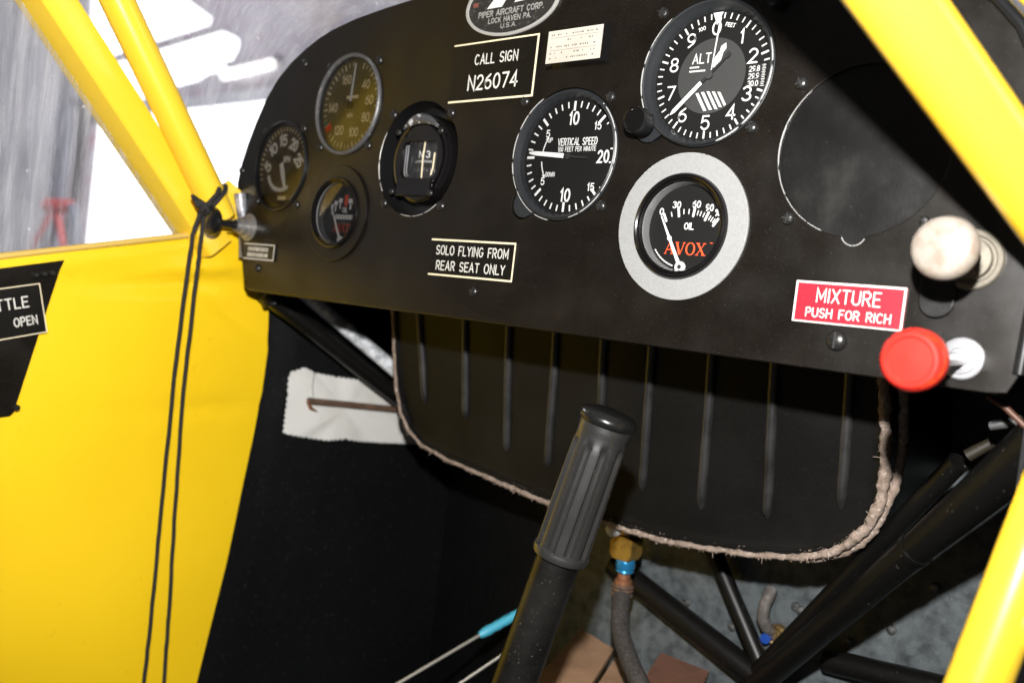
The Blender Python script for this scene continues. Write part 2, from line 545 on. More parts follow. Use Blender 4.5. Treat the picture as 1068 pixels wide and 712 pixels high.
def text(mb, s, cx, cy, hgt, fr, h, material, width=None, sw=0.13, gap=0.24, rot=0.0, align='c', slant=0.0):
    adv = sum(G[c][0] + gap for c in s) - gap
    kx = hgt if width is None else width / adv
    tot = adv * kx
    x = {'c': -tot / 2, 'l': 0.0, 'r': -tot}[align]
    ca, sa = math.cos(rot), math.sin(rot)
    i = 0
    for c in s:
        w, strokes = G[c]
        for st in strokes:
            pts = []
            for px, py in st:
                lx = x + px * kx + slant * (py - .5) * hgt
                ly = (py - .5) * hgt
                pts.append((cx + lx * ca - ly * sa, cy + lx * sa + ly * ca))
            mb.ribbon(pts, sw * hgt, fr, h + 0.012 * (i % 4), material)
            i += 1
        x += (w + gap) * kx


def tick(mb, ang, r0, r1, w, fr, h, material):
    """radial mark; ang in degrees clockwise from 12 o'clock"""
    a = math.radians(90 - ang)
    c, s = math.cos(a), math.sin(a)
    px, py = -s * w / 2, c * w / 2
    mb.poly([(r0 * c - px, r0 * s - py), (r1 * c - px, r1 * s - py), (r1 * c + px, r1 * s + py), (r0 * c + px, r0 * s + py)], fr, h, material)


def pol(ang, r):
    a = math.radians(90 - ang)
    return (r * math.cos(a), r * math.sin(a))


def needle_poly(ang, pts, origin=(0, 0)):
    """pts are (along, across); turned so that 'along' points at ang degrees clockwise from 12"""
    a = math.radians(90 - ang)
    c, s = math.cos(a), math.sin(a)
    return [(origin[0] + u * c - w * s, origin[1] + u * s + w * c) for u, w in pts]


# ------------------------------------------------------------------ screws (one mesh each kind, copied)
SCREWS = {}


def screw(parent, x, z, kind='cross', h=0.0, r=None):
    key = kind
    if key not in SCREWS:
        mb = MB()
        fr = PF(0, 0)
        R = {'cross': 3.6, 'slot': 5.4, 'small': 2.4}[kind]
        mb.lathe([(R, -0.4), (R, 0.25), (R * .9, R * .3), (R * .66, R * .5), (R * .35, R * .6), (0.02, R * .63)], fr, SCREWM, 28)
        w = R * .2
        mb.box((0, 0, R * .5), (R * 1.5, w, R * .32), SLOT, fr)
        if kind != 'slot':
            mb.box((0, 0, R * .503), (w, R * 1.5, R * .32), SLOT, fr)
        o = mb.build('screw', base=(0, 0, 0))
        SCREWS[key] = o.data
        D.objects.remove(o)
    o = D.objects.new('screw', SCREWS[key])
    COL.objects.link(o)
    o.parent = parent
    o.location = (Vector((x, -h, z)) - Vector(parent["_base"])) * S
    o.rotation_euler = (0, random.uniform(0, PI), 0)
    return o


# =================================================================== THE PANEL
VS, AL, OI = (-11.5, 16.6), (83.5, 60.2), (80.9, -26.4)
AS, TA, SM = (-235.5, 61.3), (-319.8, 14.1), (-234.8, -24.8)
CO, BL = (-147.8, 16.6), (176.9, 14.2)
outline = [(-350, -93), (-356, -90), (-366, -61), (-381, -21), (-384.5, 0), (-380.8, 17.8), (-373, 37), (-363.4, 55.6), (-352, 74), (-337.5, 90), (-321, 102),
           (-302.4, 112), (-287, 118.5), (-269, 124), (-238, 129.5), (-205, 133), (-172.8, 135.5), (-120, 138), (-60, 139), (0, 138), (60, 135.5),
           (116, 129.5), (147, 124), (180, 114), (204, 101), (219, 91), (231, 81), (242, 68), (251, 50), (258, 26), (261.5, -6), (261.5, -50), (260, -86), (256, -95), (248, -96)]
holes = [lobed(*VS, 42.0, 42.5, math.radians(228), 10.0), lobed(*AL, 42.0, 43, math.radians(220), 11.0), circ(*AS, 37.5), circ(*TA, 36.5),
         circ(*SM, 27), circ(*OI, 29), circ(*CO, 42), lobed(*BL, 42.8, 41.0, math.radians(-87), 6.0)]
pan = thing('instrument_panel', 'black painted metal instrument panel with a rounded top and many round cut-outs', 'instrument panel', (-61, 0, -93))
mb = MB()
plate(mb, [outline] + holes, PF(0, 0), 0, 2.4, PANEL, 0.5)
mb.build('face_sheet', pan, sharp=25)
mb = MB()                                    # return flange along the bottom and right edge
mb.box((-48, 10.2, -94.2), (606, 15, 1.8), PANEL)
mb.tube([(-352, 1.6, -92.6), (252, 1.6, -94.6)], 1.6, PANEL, 10)
mb.build('lower_flange', pan)
mb = MB()
rim = [(x, -0.2, z) for x, z in outline if x > 100 and z > -92][0:]
mb.tube(rim, 3.0, BLACKP, 10)
mb.build('edge_trim', pan)
for x, z in [(-300, 99), (-378.5, 11), (-337.7, -74.6), (-75.2, -75), (143.8, -20.3), (141.6, 49.9), (-377, -14)]:
    screw(pan, x, z, 'cross')
screw(pan, 177.6, -80.3, 'slot')
screw(pan, 211.5, -19.7, 'small')


def bare_arc(parent, cx, cz, R, a0, a1, w=0.5, y=-0.1, name='bare_edge', lob=None):
    """worn paint on the lip of a cut-out"""
    mb = MB()
    a = a0
    while a < a1:
        ln = random.uniform(10, 34)
        b = min(a + ln, a1)
        pts = [(cx + R * math.cos(math.radians(a + (b - a) * i / 10)), y, cz + R * math.sin(math.radians(a + (b - a) * i / 10))) for i in range(11)]
        ww = w * random.uniform(.6, 1.1)
        mb.tube(pts, [ww * (.3 if i in (0, 10) else 1) for i in range(11)], BARE, 6)
        a = b + random.uniform(0.3, 3)
    return mb.build(name, parent)


# ------------------------------------------------------------------ vertical speed indicator
def gauge_thing(name, label, c, cat='gauge'):
    return thing(name, label, cat, (c[0], 0, c[1]), 'round instruments in the panel')


t = gauge_thing('vertical_speed_indicator', 'black vertical speed gauge marked 10, 15, 20, its white needle pointing left', VS)
fr = PF(*VS)
mb = MB()
plate(mb, [lobed(0, 0, 41.4, 42, math.radians(228), 9.3), circ(0, 0, 39)], fr, -0.5, 2.0, BEZEL, 0.3)
mb.lathe([(40.6, -1), (40.4, 1.0), (39.8, 1.5), (39.0, 1.2), (37.4, -3.5), (37.0, -6.5)], fr, BEZEL, 96)
mb.lathe([(2.2, -0.48), (0.02, -0.47)], PF(VS[0] - 29, VS[1] - 32.2), SLOT, 20)
mb.build('bezel', t)
mb = MB()
mb.lathe([(38, -6.5), (0.02, -6.5)], fr, DIALB, 72)
h = -6.4
for k in range(-20, 21):
    ang = -90 + k * 4.5 * 2 if False else 270 + k * 9 * (1 if k >= 0 else 1)
    ang = 270 + k * 9.0
    if 16 <= abs(k) <= 19:
        if abs(k) == 16:
            tick(mb, ang, 33, 35, 0.9, fr, h, PRINT)
        continue
    if abs(k) == 20:
        continue
    big = k % 5 == 0
    tick(mb, ang, 29.0 if big else 31.2, 35.2, 1.7 if big else 1.0, fr, h, PRINT)
mb.ribbon([(32.0, 4.2), (34.6, 4.2)], 1.0, fr, h, PRINT)
mb.ribbon([(32.0, -4.2), (34.6, -4.2)], 1.0, fr, h, PRINT)
text(mb, '10', 0.5, 24.3, 7.4, fr, h, PRINT, 7.0, .17, .3)
text(mb, '10', 0.5, -24.6, 7.4, fr, h, PRINT, 7.0, .17, .3)
text(mb, '20', 26.8, -0.5, 7.0, fr, h, PRINT, 8.0, .17, .3)
text(mb, '15', 20.0, 18.8, 4.4, fr, h, PRINT, 4.6, .17, .3)
text(mb, '15', 20.0, -19.4, 4.4, fr, h, PRINT, 4.6, .17, .3)
text(mb, '5', -19.6, 15.2, 4.4, fr, h, PRINT, 2.5, .17)
text(mb, '5', -19.6, -15.6, 4.4, fr, h, PRINT, 2.5, .17)
text(mb, 'UP', -17.2, 11.0, 2.6, fr, h, PRINT, 3.6, .18)
text(mb, 'DOWN', -14.0, -11.2, 2.6, fr, h, PRINT, 7.2, .18)
text(mb, 'VERTICAL SPEED', 5.2, 9.4, 4.3, fr, h, PRINT, 31, .145, .27)
text(mb, '100 FEET PER MINUTE', 5.4, 4.7, 2.7, fr, h, PRINT, 30, .15, .27)
mb.ribbon(arc(0, 0, 22.5, 22.5, 172, 152, 8), 0.8, fr, h, PRINT)
mb.ribbon(arc(0, 0, 22.5, 22.5, 188, 208, 8), 0.8, fr, h, PRINT)
for a in (150, 210):
    q = (22.5 * math.cos(math.radians(a)), 22.5 * math.sin(math.radians(a)))
    mb.poly([(q[0] - 1.4, q[1]), (q[0] + 1.4, q[1]), (q[0] + .7, q[1] + (2.4 if a < 180 else -2.4))] if a < 180 else [(q[0] - 1.4, q[1]), (q[0] + .7, q[1] - 2.4), (q[0] + 1.4, q[1])], fr, h + .02, PRINT)
dl = mb.build('dial', t)
mb = MB()
mb.prism(needle_poly(275, [(32.5, -.55), (32.5, .55), (27, 1.35), (3.5, 1.5), (3.5, -1.5), (27, -1.35)]), fr, -5.0, -4.6, PRINT)
mb.prism(needle_poly(95, [(-3.3, -.7), (16, -.5), (16, .5), (-3.3, .7)]), fr, -5.0, -4.65, SLOT)
mb.lathe([(2.0, -5.4), (2.0, -4.4), (0.02, -4.3)], fr, SLOT, 20)
mb.build('needle', dl)
MB().lathe([(38.2, -2.6), (0.02, -2.2)], fr, GLASS, 48).build('glass', t)
for x, z in [(-48.4, 52.2), (20.3, 50.8), (23.1, -15.5)]:
    screw(t, x, z)
bare_arc(t, VS[0], VS[1], 42.0, 120, 262, 0.35)
bare_arc(t, VS[0], VS[1], 41.0, -75, 48, 0.5, -0.9)

# ------------------------------------------------------------------ altimeter
t = gauge_thing('altimeter', 'large black altimeter with digits 0 to 9, striped window and three white hands', AL)
fr = PF(*AL)
mb = MB()
plate(mb, [lobed(0, 0, 41.4, 43, math.radians(220), 10.3), circ(0, 0, 39)], fr, -0.5, 2.0, BEZEL, 0.3)
mb.lathe([(41, -1), (40.8, 1.2), (40.2, 1.7), (39.4, 1.4), (38.2, -2.2), (37.6, -3.0), (36.4, -7.0)], fr, BEZEL, 96)
mb.build('bezel', t)
mb = MB()
mb.lathe([(37.2, -7), (0.02, -7)], fr, DIALB, 72)
h = -6.9
mb.lathe([(21.4, h + .01), (0.02, h + .01)], fr, DIALG, 64)
for k in range(50):
    ang = k * 7.2
    if k == 0 or k in (12, 13, 14):
        continue
    big = k % 5 == 0
    tick(mb, ang, 31.0 if big else 32.2, 35.4, 1.1 if big else .75, fr, h, PRINT)
for d in range(10):
    x, y = pol({1: 39, 2: 70, 3: 116}.get(d, d * 36), 26.4 if d else 27)
    text(mb, str(d), x, y, 7.4, fr, h + .03, PRINT, {1: 1.4}.get(d, 4.8), .135)
mb.poly([pol(-5.2, 35.8), pol(0, 28.5), pol(5.2, 35.8)], fr, h + .16, PRINT)
text(mb, '100', *pol(-19, 29), 2.0, fr, h + .02, PRINT, 4.2, .2, rot=math.radians(14))
text(mb, 'FEET', *pol(17, 29), 2.0, fr, h + .02, PRINT, 6.0, .2, rot=math.radians(-14))
text(mb, 'ALT', -7.2, 10.4, 5.2, fr, h + .1, PRINT, 11.4, .135)
for row in range(2):
    x = -14
    while x < (-8.5 if row == 0 else -3.5):
        mb.poly(rect(x, 5.6 - row * 2.2, .8, 1.0), fr, h + .1, PRINT)
        x += 1.05
x0, y0, r0, r1 = 0, 0, 9.2, 20.4                 # striped sector window
for k in range(5):                                # striped sector flag
    u = -8.6 + k * 3.5
    top, bot = [], []
    for px, py in ((u, -8.6 - abs(u + 1.5) * .12), (u + 1.9, -8.6 - abs(u + 3.4) * .12)):
        top.append((px, py))
        qx, qy = px + 6.6, py - 10.4
        r_ = math.hypot(qx, qy)
        if r_ > 20.6:
            qx, qy = px + (qx - px) * .86, py + (qy - py) * .86
            r_ = math.hypot(qx, qy)
            if r_ > 20.6:
                qx, qy = qx * 20.6 / r_, qy * 20.6 / r_
        bot.append((qx, qy))
    mb.poly([top[0], bot[0], bot[1], top[1]], fr, h + .12, PRINT)
# setting window
mb.poly(rect(28.0, -2.2, 10.0, 12.4), fr, h + .02, SLOT)
for k, s in enumerate(('29.8', '29.9', '30.0')):
    text(mb, s, 26.6, 1.8 - k * 4.0, 2.7, fr, h + .06, PRINT, 6.0, .14, .2)
for k in range(13):
    mb.poly(rect(32.2, 3.6 - k * .95, 1.6 if k % 2 else 2.2, .32), fr, h + .07, PRINT)
dl = mb.build('dial', t)
mb = MB()
mb.prism(needle_poly(226, [(31, -.25), (31, .25), (28, 1.15), (6, 1.15), (6, -1.15), (28, -1.15)]), fr, -4.5, -4.1, PRINT)
mb.prism(needle_poly(46, [(-5.6, -.9), (13, -.7), (14.5, -1.5), (16.5, -1.1), (16.5, 1.1), (14.5, 1.5), (13, .7), (-5.6, .9)]), fr, -4.5, -4.15, SLOT)
mb.lathe([(2.3, -5), (2.3, -4.0), (0.02, -3.9)], fr, DIALG, 20)
mb.build('long_needle', dl)
mb = MB()
mb.prism(needle_poly(25, [(19.2, 0), (16.5, 1.8), (14, 1.2), (9.5, 2.2), (4.5, .9), (4.5, -.9), (9.5, -2.2), (14, -1.2), (16.5, -1.8)]), fr, -5.4, -5.1, PRINT)
mb.build('short_needle', dl)
mb = MB()
mb.prism(needle_poly(4, [(32.5, -.5), (32.5, .5), (3, .25), (3, -.25)]), fr, -6.2, -6.0, PRINT)
mb.build('thin_needle', dl)
MB().lathe([(37.8, -2.9), (0.02, -2.5)], fr, GLASS, 48).build('glass', t)
kx, kz = AL[0] - 33.5, AL[1] - 28.0
kf = PF(kx, kz)
mb = MB()
mb.lathe([(3, -1), (3, 5), (7.4, 5.2)], kf, BLACKP, 30)
seg = 44
prof = [(7.5, 5.2), (7.9, 5.8), (7.9, 14.2), (7.2, 15.4)]
vs, fs = [], []
for r, hh in prof:
    for i in range(seg):
        rr = r * (0.955 if (i % 2 and r > 7.6) else 1)
        vs.append(kf(rr * math.cos(2 * PI * i / seg), rr * math.sin(2 * PI * i / seg), hh))
for k in range(3):
    for i in range(seg):
        j = (i + 1) % seg
        fs.append((k * seg + i, k * seg + j, (k + 1) * seg + j, (k + 1) * seg + i))
mb.add(vs, fs, BLACKP)
mb.lathe([(7.2, 15.4), (6.4, 15.6), (6.0, 15.0), (0.02, 15.0)], kf, GLOSSB, 44)
mb.build('setting_knob', t)
for x, z in [(51.0, 97.3), (116.5, 28.1)]:
    screw(t, x, z)
mb = MB()
mb.lathe([(5, 0), (5, 5), (4, 7), (0.02, 7.4)], PF(123, 95.3), BLACKP, 24)
mb.build('mounting_stud', t)
bare_arc(t, AL[0], AL[1], 42.0, 128, 208, 0.4)
bare_arc(t, AL[0], AL[1], 40.9, -72, 22, 0.55, -1.2)

# ------------------------------------------------------------------ oil gauge and its twin
AVG = {
    'A': (1.02, [('L', (.10, .03), (.47, 1.0), .07), ('L', (.50, 1.0), (.84, .03), .19), ('L', (.24, .36), (.66, .36), .07), ('L', (0, .03), (.24, .03), .06), ('L', (.64, .03), (1.0, .03), .06)]),
    'V': (1.0, [('L', (.16, .97), (.50, 0), .19), ('L', (.52, 0), (.86, .97), .07), ('L', (0, .97), (.34, .97), .06), ('L', (.72, .97), (.98, .97), .06)]),
    'O': (.98, [('R', (.49, .5), .46, .52, .30, .45)]),
    'X': (1.0, [('L', (.18, .97), (.82, .03), .19), ('L', (.82, .97), (.16, .03), .07), ('L', (.02, .97), (.38, .97), .06), ('L', (.66, .97), (.96, .97), .06), ('L', (.02, .03), (.32, .03), .06), ('L', (.60, .03), (1.0, .03), .06)]),
}


def serif(mb, s, cx, cy, hgt, width, fr, h, material, slope=0.0):
    adv = sum(AVG[c][0] for c in s)
    kx = width / adv
    x = -width / 2
    i = 0
    for c in s:
        for it in AVG[c][1]:
            hh = h + .014 * (i % 6)
            i += 1
            if it[0] == 'L':
                (ax, ay), (bx, by), w = it[1:]
                A = Vector((cx + x + ax * kx, cy + (ay - .5) * hgt))
                B = Vector((cx + x + bx * kx, cy + (by - .5) * hgt))
                ww = w * kx
                if abs(ay - by) < .01:
                    mb.poly([(A.x, A.y - ww / 2), (B.x, B.y - ww / 2), (B.x, B.y + ww / 2), (A.x, A.y + ww / 2)], fr, hh, material)
                else:
                    if A.y > B.y:
                        A, B = B, A
                    mb.poly([(A.x - ww / 2, A.y), (A.x + ww / 2, A.y), (B.x + ww / 2, B.y), (B.x - ww / 2, B.y)], fr, hh, material)
            else:
                (ox, oy), rx, ry, qx, qy = it[1:]
                n = 28
                vs, fs = [], []
                for k in range(n):
                    a = 2 * PI * k / n
                    vs.append(fr(cx + x + (ox + rx * math.cos(a)) * kx, cy + (oy - .5 + ry * math.sin(a)) * hgt, hh))
                for k in range(n):
                    a = 2 * PI * k / n
                    vs.append(fr(cx + x + (ox + qx * math.cos(a)) * kx, cy + (oy - .5 + qy * math.sin(a)) * hgt, hh))
                for k in range(n):
                    j = (k + 1) % n
                    fs.append((k, j, n + j, n + k))
                mb.add(vs, fs, material)
        x += AVG[c][0] * kx


def oil_bezel(fr, R, mb):
    k = R / 30.0
    mb.lathe([(30 * k, 0.2), (30 * k, 3.4), (29.3 * k, 4.6), (28.2 * k, 5.0), (27.2 * k, 4.4), (26.8 * k, 3.2), (26.4 * k, 3.6), (25.6 * k, 3.2), (25.2 * k, 1.9)], fr, GLOSSB, 96)
    mb.lathe([(25.2 * k, 1.9), (24.4 * k, -1.0), (24.2 * k, -4.2)], fr, mat('grey inner wall', (.20, .20, .20), .25, metal=.3), 96)


t = gauge_thing('oil_pressure_gauge', 'oil gauge with red lettering on a wide pale grey ring', OI)
fr = PF(*OI)
mb = MB()
plate(mb, [circ(0, 0, 41.7, 120), circ(0, 0, 29.6, 96)], fr, 2.0, 2.0, ALU, 0.35)
mb.build('adapter_ring', t)
mb = MB()
oil_bezel(fr, 30, mb)
mb.build('bezel', t)
mb = MB()
mb.lathe([(24.6, -4.2), (0.02, -4.2)], fr, DIALB, 64)
h = -4.1
P0 = (0.5, -22.5)


def otick(ang, r0, r1, w):
    a = math.radians(90 - ang)
    mb.ribbon([(P0[0] + r0 * math.cos(a), P0[1] + r0 * math.sin(a)), (P0[0] + r1 * math.cos(a), P0[1] + r1 * math.sin(a))], w, fr, h, PRINT)


for a, big in [(-27.7, 1), (-19.5, 0), (-11, 1), (-5, 0), (1, 0), (7, 1), (11.5, 0), (15, 0), (18.8, 0), (22.7, 1), (26.5, 0), (29.5, 0), (32.3, 0), (35, 1)]:
    otick(a, 29.6 if big else 30.6, 34.0 if big else 33.0, 1.5 if big else .65)
text(mb, '0', -17.0, 9.0, 3.4, fr, h, PRINT, 2.2, .22)
text(mb, '30', -7.4, 13.0, 3.4, fr, h, PRINT, 4.9, .21, .25)
text(mb, '60', 5.4, 13.5, 3.4, fr, h, PRINT, 4.9, .21, .25)
text(mb, '90', 14.0, 11.7, 3.4, fr, h, PRINT, 4.4, .21, .25)
text(mb, '%', 19.3, 9.0, 3.4, fr, h, PRINT, 2.6, .2)
text(mb, 'OIL', 2.2, 1.0, 3.4, fr, h, PRINT, 5.8, .2, .24)
serif(mb, 'AVOX', 1.4, -11.8, 7.0, 27.0, fr, h + .02, REDP)
mb.ribbon([(17.2, -8.0), (18.4, -8.0)], .5, fr, h, REDP)
for k in range(9):
    a = math.radians(216 + k * 4.6)
    mb.ribbon([(22.6 * math.cos(a), 22.6 * math.sin(a)), (22.6 * math.cos(a + .045), 22.6 * math.sin(a + .03))], .8, fr, h, PRINT)
dl = mb.build('dial', t)
mb = MB()
mb.prism(needle_poly(-29.5, [(33.0, -.35), (33.0, .35), (20, .75), (18.5, 1.5), (17, .8), (0, 1.1), (0, -1.1), (17, -.8), (18.5, -1.5), (20, -.75)], P0), fr, -2.6, -2.2, PRINT)
fr2 = PF(OI[0] + P0[0], OI[1] + P0[1])
mb.lathe([(3.2, -3.4), (3.2, -2.0), (0.02, -1.9)], fr2, PRINT, 24)
mb.lathe([(1.3, -1.6), (0.02, -1.5)], fr2, SLOT, 14)
mb.build('needle', dl)
MB().lathe([(25.4, 1.2), (12, 2.2), (0.02, 2.5)], fr, LENS, 48).build('glass', t)

t = gauge_thing('oil_temperature_gauge', 'small gauge with red and white face on a black adapter ring, below the olive dial', SM)
fr = PF(*SM)
mb = MB()
plate(mb, [circ(0, 0, 38.2, 100), circ(0, 0, 27.5, 80)], fr, 2.2, 2.2, PANEL, 0.7)
mb.build('adapter_ring', t)
mb = MB()
oil_bezel(fr, 28.5, mb)
mb.build('bezel', t)
mb = MB()
mb.lathe([(23.6, -4.2), (0.02, -4.2)], fr, DIALB, 64)
h = -4.1
P0 = (4.0, -20.5)
for k, (a, w, m_) in enumerate([(-34, 3, PRINTB), (-24, 4.6, PRINTB), (-12, 4.6, PRINTB), (2, 4.4, REDP), (14, 6.0, PRINTB), (26, 3, REDP)]):
    a = math.radians(90 - a)
    c = (P0[0] + 32 * math.cos(a) * .9, P0[1] + 32 * math.sin(a))
    mb.poly(rect(c[0], c[1], w, 3.6 if m_ is PRINTB else 8.0), fr, h + .01 * k, m_)
    mb.poly(rect(c[0], c[1] - 4.4, w * .34, 4.4), fr, h + .01 * k + .005, m_)
text(mb, 'OIL', 4.6, 3.4, 3.6, fr, h, PRINTB, 6, .24, .22)
mb.poly(rect(6, -2.2, 26, 3.6), fr, h, PRINTB)
for k in range(7):
    mb.poly(rect(-4.6 + k * 3.6, -2.2, .7, 3.0), fr, h + .03, DIALG)
serif(mb, 'AVOX', 4, -11.0, 7.0, 26, fr, h + .02, REDP)
dl = mb.build('dial', t)
mb = MB()
mb.prism(needle_poly(-30, [(30, -.45), (30, .45), (0, 1.2), (0, -1.2)], P0), fr, -2.6, -2.2, PRINTB)
mb.lathe([(3.0, -3.4), (3.0, -2.0), (0.02, -1.9)], PF(SM[0] + P0[0], SM[1] + P0[1]), PRINTB, 20)
mb.build('needle', dl)
MB().lathe([(24.2, 1.2), (12, 2.2), (0.02, 2.5)], fr, LENS, 48).build('glass', t)

# ------------------------------------------------------------------ airspeed and engine-speed gauges
t = gauge_thing('airspeed_indicator', 'olive-tinted dial gauge with cream digits and grey metal bezel, top left', AS)
fr = PF(*AS)
mb = MB()
mb.lathe([(40.2, 0.1), (40.2, 1.8), (39.4, 2.8), (38.2, 3.0), (37.2, 2.2), (36.9, -2.6)], fr, mat("bezel worn grey", (0.085, 0.083, 0.085), 0.45, metal=0.3, bump=(300, .5, .3), dust=(260, (.5, .5, .5), .6, .5)), 96)
mb.build('bezel', t)
mb = MB()
mb.lathe([(37, -2.6), (0.02, -2.6)], fr, OLIVE, 64)
h = -2.5
for s, a in (('40', 46), ('60', 82), ('80', 117), ('100', 162), ('120', 212), ('140', 268), ('160', 338)):
    x, y = pol(a, 22.5)
    text(mb, s, x, y, 6.4, fr, h, AGED, 8.6 if len(s) == 2 else 10.5, .2, .2)
for k in range(42):
    a = 20 + k * 8.2
    big = k % 3 == 0
    tick(mb, a, 29.5 if big else 31, 34.5, 1.5 if big else .9, fr, h, AGED)
tick(mb, 237, 27, 34.6, 5.5, fr, h + .03, REDP)
tick(mb, 247, 31, 34.6, 3.2, fr, h + .03, mat("green print", (.03, .2, .08), .6))
text(mb, 'MPH', 0, -8, 3.2, fr, h, AGED, 7, .2)
mb.poly(rect(1, 6.6, 15, 2.6), fr, h, AGED)
dl = mb.build('dial', t)
mb = MB()
mb.prism(needle_poly(4, [(33, -.7), (33, .7), (-3, 1.5), (-3, -1.5)]), fr, -1.6, -1.2, PRINTB)
mb.lathe([(3.2, -2.2), (3.2, -1), (0.02, -.9)], fr, SLOT, 20)
mb.build('needle', dl)
MB().lathe([(37.0, 0.8), (0.02, 1.2)], fr, GLASS, 48).build('glass', t)
for x, z in [(-264.2, 92.9), (-202.8, 93.3), (-266.2, 28.3), (-205.2, 28.0)]:
    screw(t, x, z)

t = gauge_thing('tachometer', 'brown faced gauge with short white needle, leftmost in the panel', TA)
fr = PF(*TA)
mb = MB()
mb.lathe([(38.4, 0.1), (38.3, 1.4), (37.4, 2.2), (36.4, 2.0), (35.4, -2.6)], fr, BLACKP, 96)
mb.build('bezel', t)
mb = MB()
mb.lathe([(36, -2.6), (0.02, -2.6)], fr, BROWND, 64)
h = -2.5
for s, a in (('5', 270), ('10', 312), ('15', 352), ('20', 36), ('25', 78)):
    x, y = pol(a, 22.5)
    text(mb, s, x, y, 8.2, fr, h, PRINTB, 5.6 if len(s) == 1 else 9.6, .27, .2, rot=math.radians(-a if a < 180 else 360 - a) * .6)
for k in range(26):
    tick(mb, 250 + k * 8, 30.0, 33.6, 1.1, fr, h, AGED)
text(mb, 'RPM', 5, 6, 4.4, fr, h, PRINTB, 9, .24)
for k in range(9):
    a = math.radians(196 + k * 13)
    mb.poly(rect(-1 + 19 * math.cos(a), -5 + 15 * math.sin(a), 4.2, 3.4), fr, h + .01 * k, PRINTB)
mb.poly(rect(3, -27, 12, 3.4), fr, h + .1, AGED)
dl = mb.build('dial', t)
mb = MB()
mb.prism(needle_poly(158, [(20, -1.6), (20, 1.6), (6, 2.8), (-3, 2.4), (-3, -2.4), (6, -2.8)]), fr, -1.6, -1.2, PRINTB)
mb.build('needle', dl)
MB().lathe([(35.8, 0.6), (0.02, 1.0)], fr, GLASS, 48).build('glass', t)
for x, z in [(-346.4, 43.8), (-291.7, 44.8), (-349.8, -16.1), (-290.4, -18.8)]:
    screw(t, x, z)

# ------------------------------------------------------------------ panel compass set back in its hole
t = gauge_thing('panel_compass', 'gloss black compass with a square window, set back in a deep round hole', CO)
fr = PF(*CO)
mb = MB()
mb.lathe([(42, -1.2), (41.6, -16), (0.02, -16.2)], fr, BLACKP, 72)
mb.build('housing', t)
mb = MB()
f2 = PF(CO[0] - 1, CO[1] + 1)
mb.lathe([(33, -16), (33, -8), (31.8, -5.2), (29.5, -4.0), (26.5, -4.0), (25.2, -6), (25, -12)], f2, GLOSSB, 96)
plate(mb, [circ(0, 0, 25.4, 64), rect(0, -1, 36, 27, 5)], f2, -2.6, 2.4, GLOSSB, .9)
mb.lathe([(25.4, -4), (25.4, -14)], f2, GLOSSB, 64)
mb.build('case', t)
mb = MB()
vs, fs = [], []
for i in range(17):
    a = -1.1 + 2.2 * i / 16
    for zz in (-14, 14):
        vs.append(f2(20 * math.sin(a), zz, -24 + 18 * math.cos(a)))
for i in range(16):
    fs.append((2 * i, 2 * i + 2, 2 * i + 3, 2 * i + 1))
mb.add(vs, fs, DIALB)
for i in range(11):
    a = -.75 + .15 * i
    q = lambda da, zz: f2(20.1 * math.sin(a + da), zz, -23.95 + 18.1 * math.cos(a + da))
    mb.add([q(-.006, -9), q(.006, -9), q(.006, -7 if i % 2 else -6), q(-.006, -7 if i % 2 else -6)], [(0, 1, 2, 3)], PRINT)
cf = lambda x, y, z: f2(20.1 * math.sin(x / 20), y, -23.9 + 18.1 * math.cos(x / 20) + z)
text(mb, 'N', -1.5, 3.6, 4.4, cf, 0, PRINT, 3.6, .2)
text(mb, '3', 5.5, 3.6, 4.4, cf, 0, PRINT, 3, .2)
for k_ in range(14):
    mb.poly(rect(-9 + k_ * 1.5, -1.6, .55, 1.6), cf, 0.05, PRINT)
mb.build('compass_card', t)
mb = MB()
mb.tube([f2(3.0, -14, -4.6), f2(2.6, 0, -4.4), f2(3.0, 12, -4.6)], .55, CREAM, 8)
mb.tube([f2(-13.2, 10, -3.6), f2(-13.2, -9, -3.6), f2(-12.4, -11.5, -3.6), f2(-10.5, -12.4, -3.6)], .4, WASH, 8)  # pale tubes draw the reflections on the window's bevelled edges
mb.tube([f2(-15.6, 10, -3.6), f2(-15.6, -8, -3.6), f2(-14.6, -12.2, -3.6), f2(-12.5, -13.2, -3.6)], .35, WASH, 8)
mb.tube([f2(15.4, 4, -3.6), f2(15.2, -7, -3.6), f2(13.6, -12.2, -3.6)], .5, CREAM, 8)
mb.build('lubber_and_edge_glints', t)
MB().prism(rect(0, 0, 37, 28, 5), f2, -4.2, -3.8, CALM).build('glass', t)
mb = MB()
plate(mb, [rect(0, -21.5, 37, 13, 2.5)], f2, 0.2, 2.6, GLOSSB, .6)
mb.build('corrector_plate', t)
mb = MB()
pts = [f2(28.6 * math.cos(a), 28.6 * math.sin(a), -1.4) for a in [math.radians(50 + 80 * i / 16) for i in range(17)]]
mb.tube(pts, [0.8 + 3.2 * math.sin(PI * i / 16) for i in range(17)], mat('rim with painted reflections', (.05, .05, .053), .12, var=(150, (.5, .5, .53), .55, .58)), 12)  # pale blotches paint window reflections into the rim colour
mb.build('top_rim', t)
for x, z in [(-178.7, 50.2), (-116.9, 48.3), (-178.9, -16.1), (-116.7, -17.4)]:
    screw(t, x, z)
for sx, sy in ((-22.5, 20), (23, 19.5), (-23, -24), (19, -25)):
    o = screw(t, CO[0] + sx, CO[1] + sy, 'small', h=0.6)
bare_arc(t, CO[0], CO[1], 41.8, 150, 215, 0.35)
bare_arc(t, CO[0], CO[1], 41.8, 255, 312, 0.35)

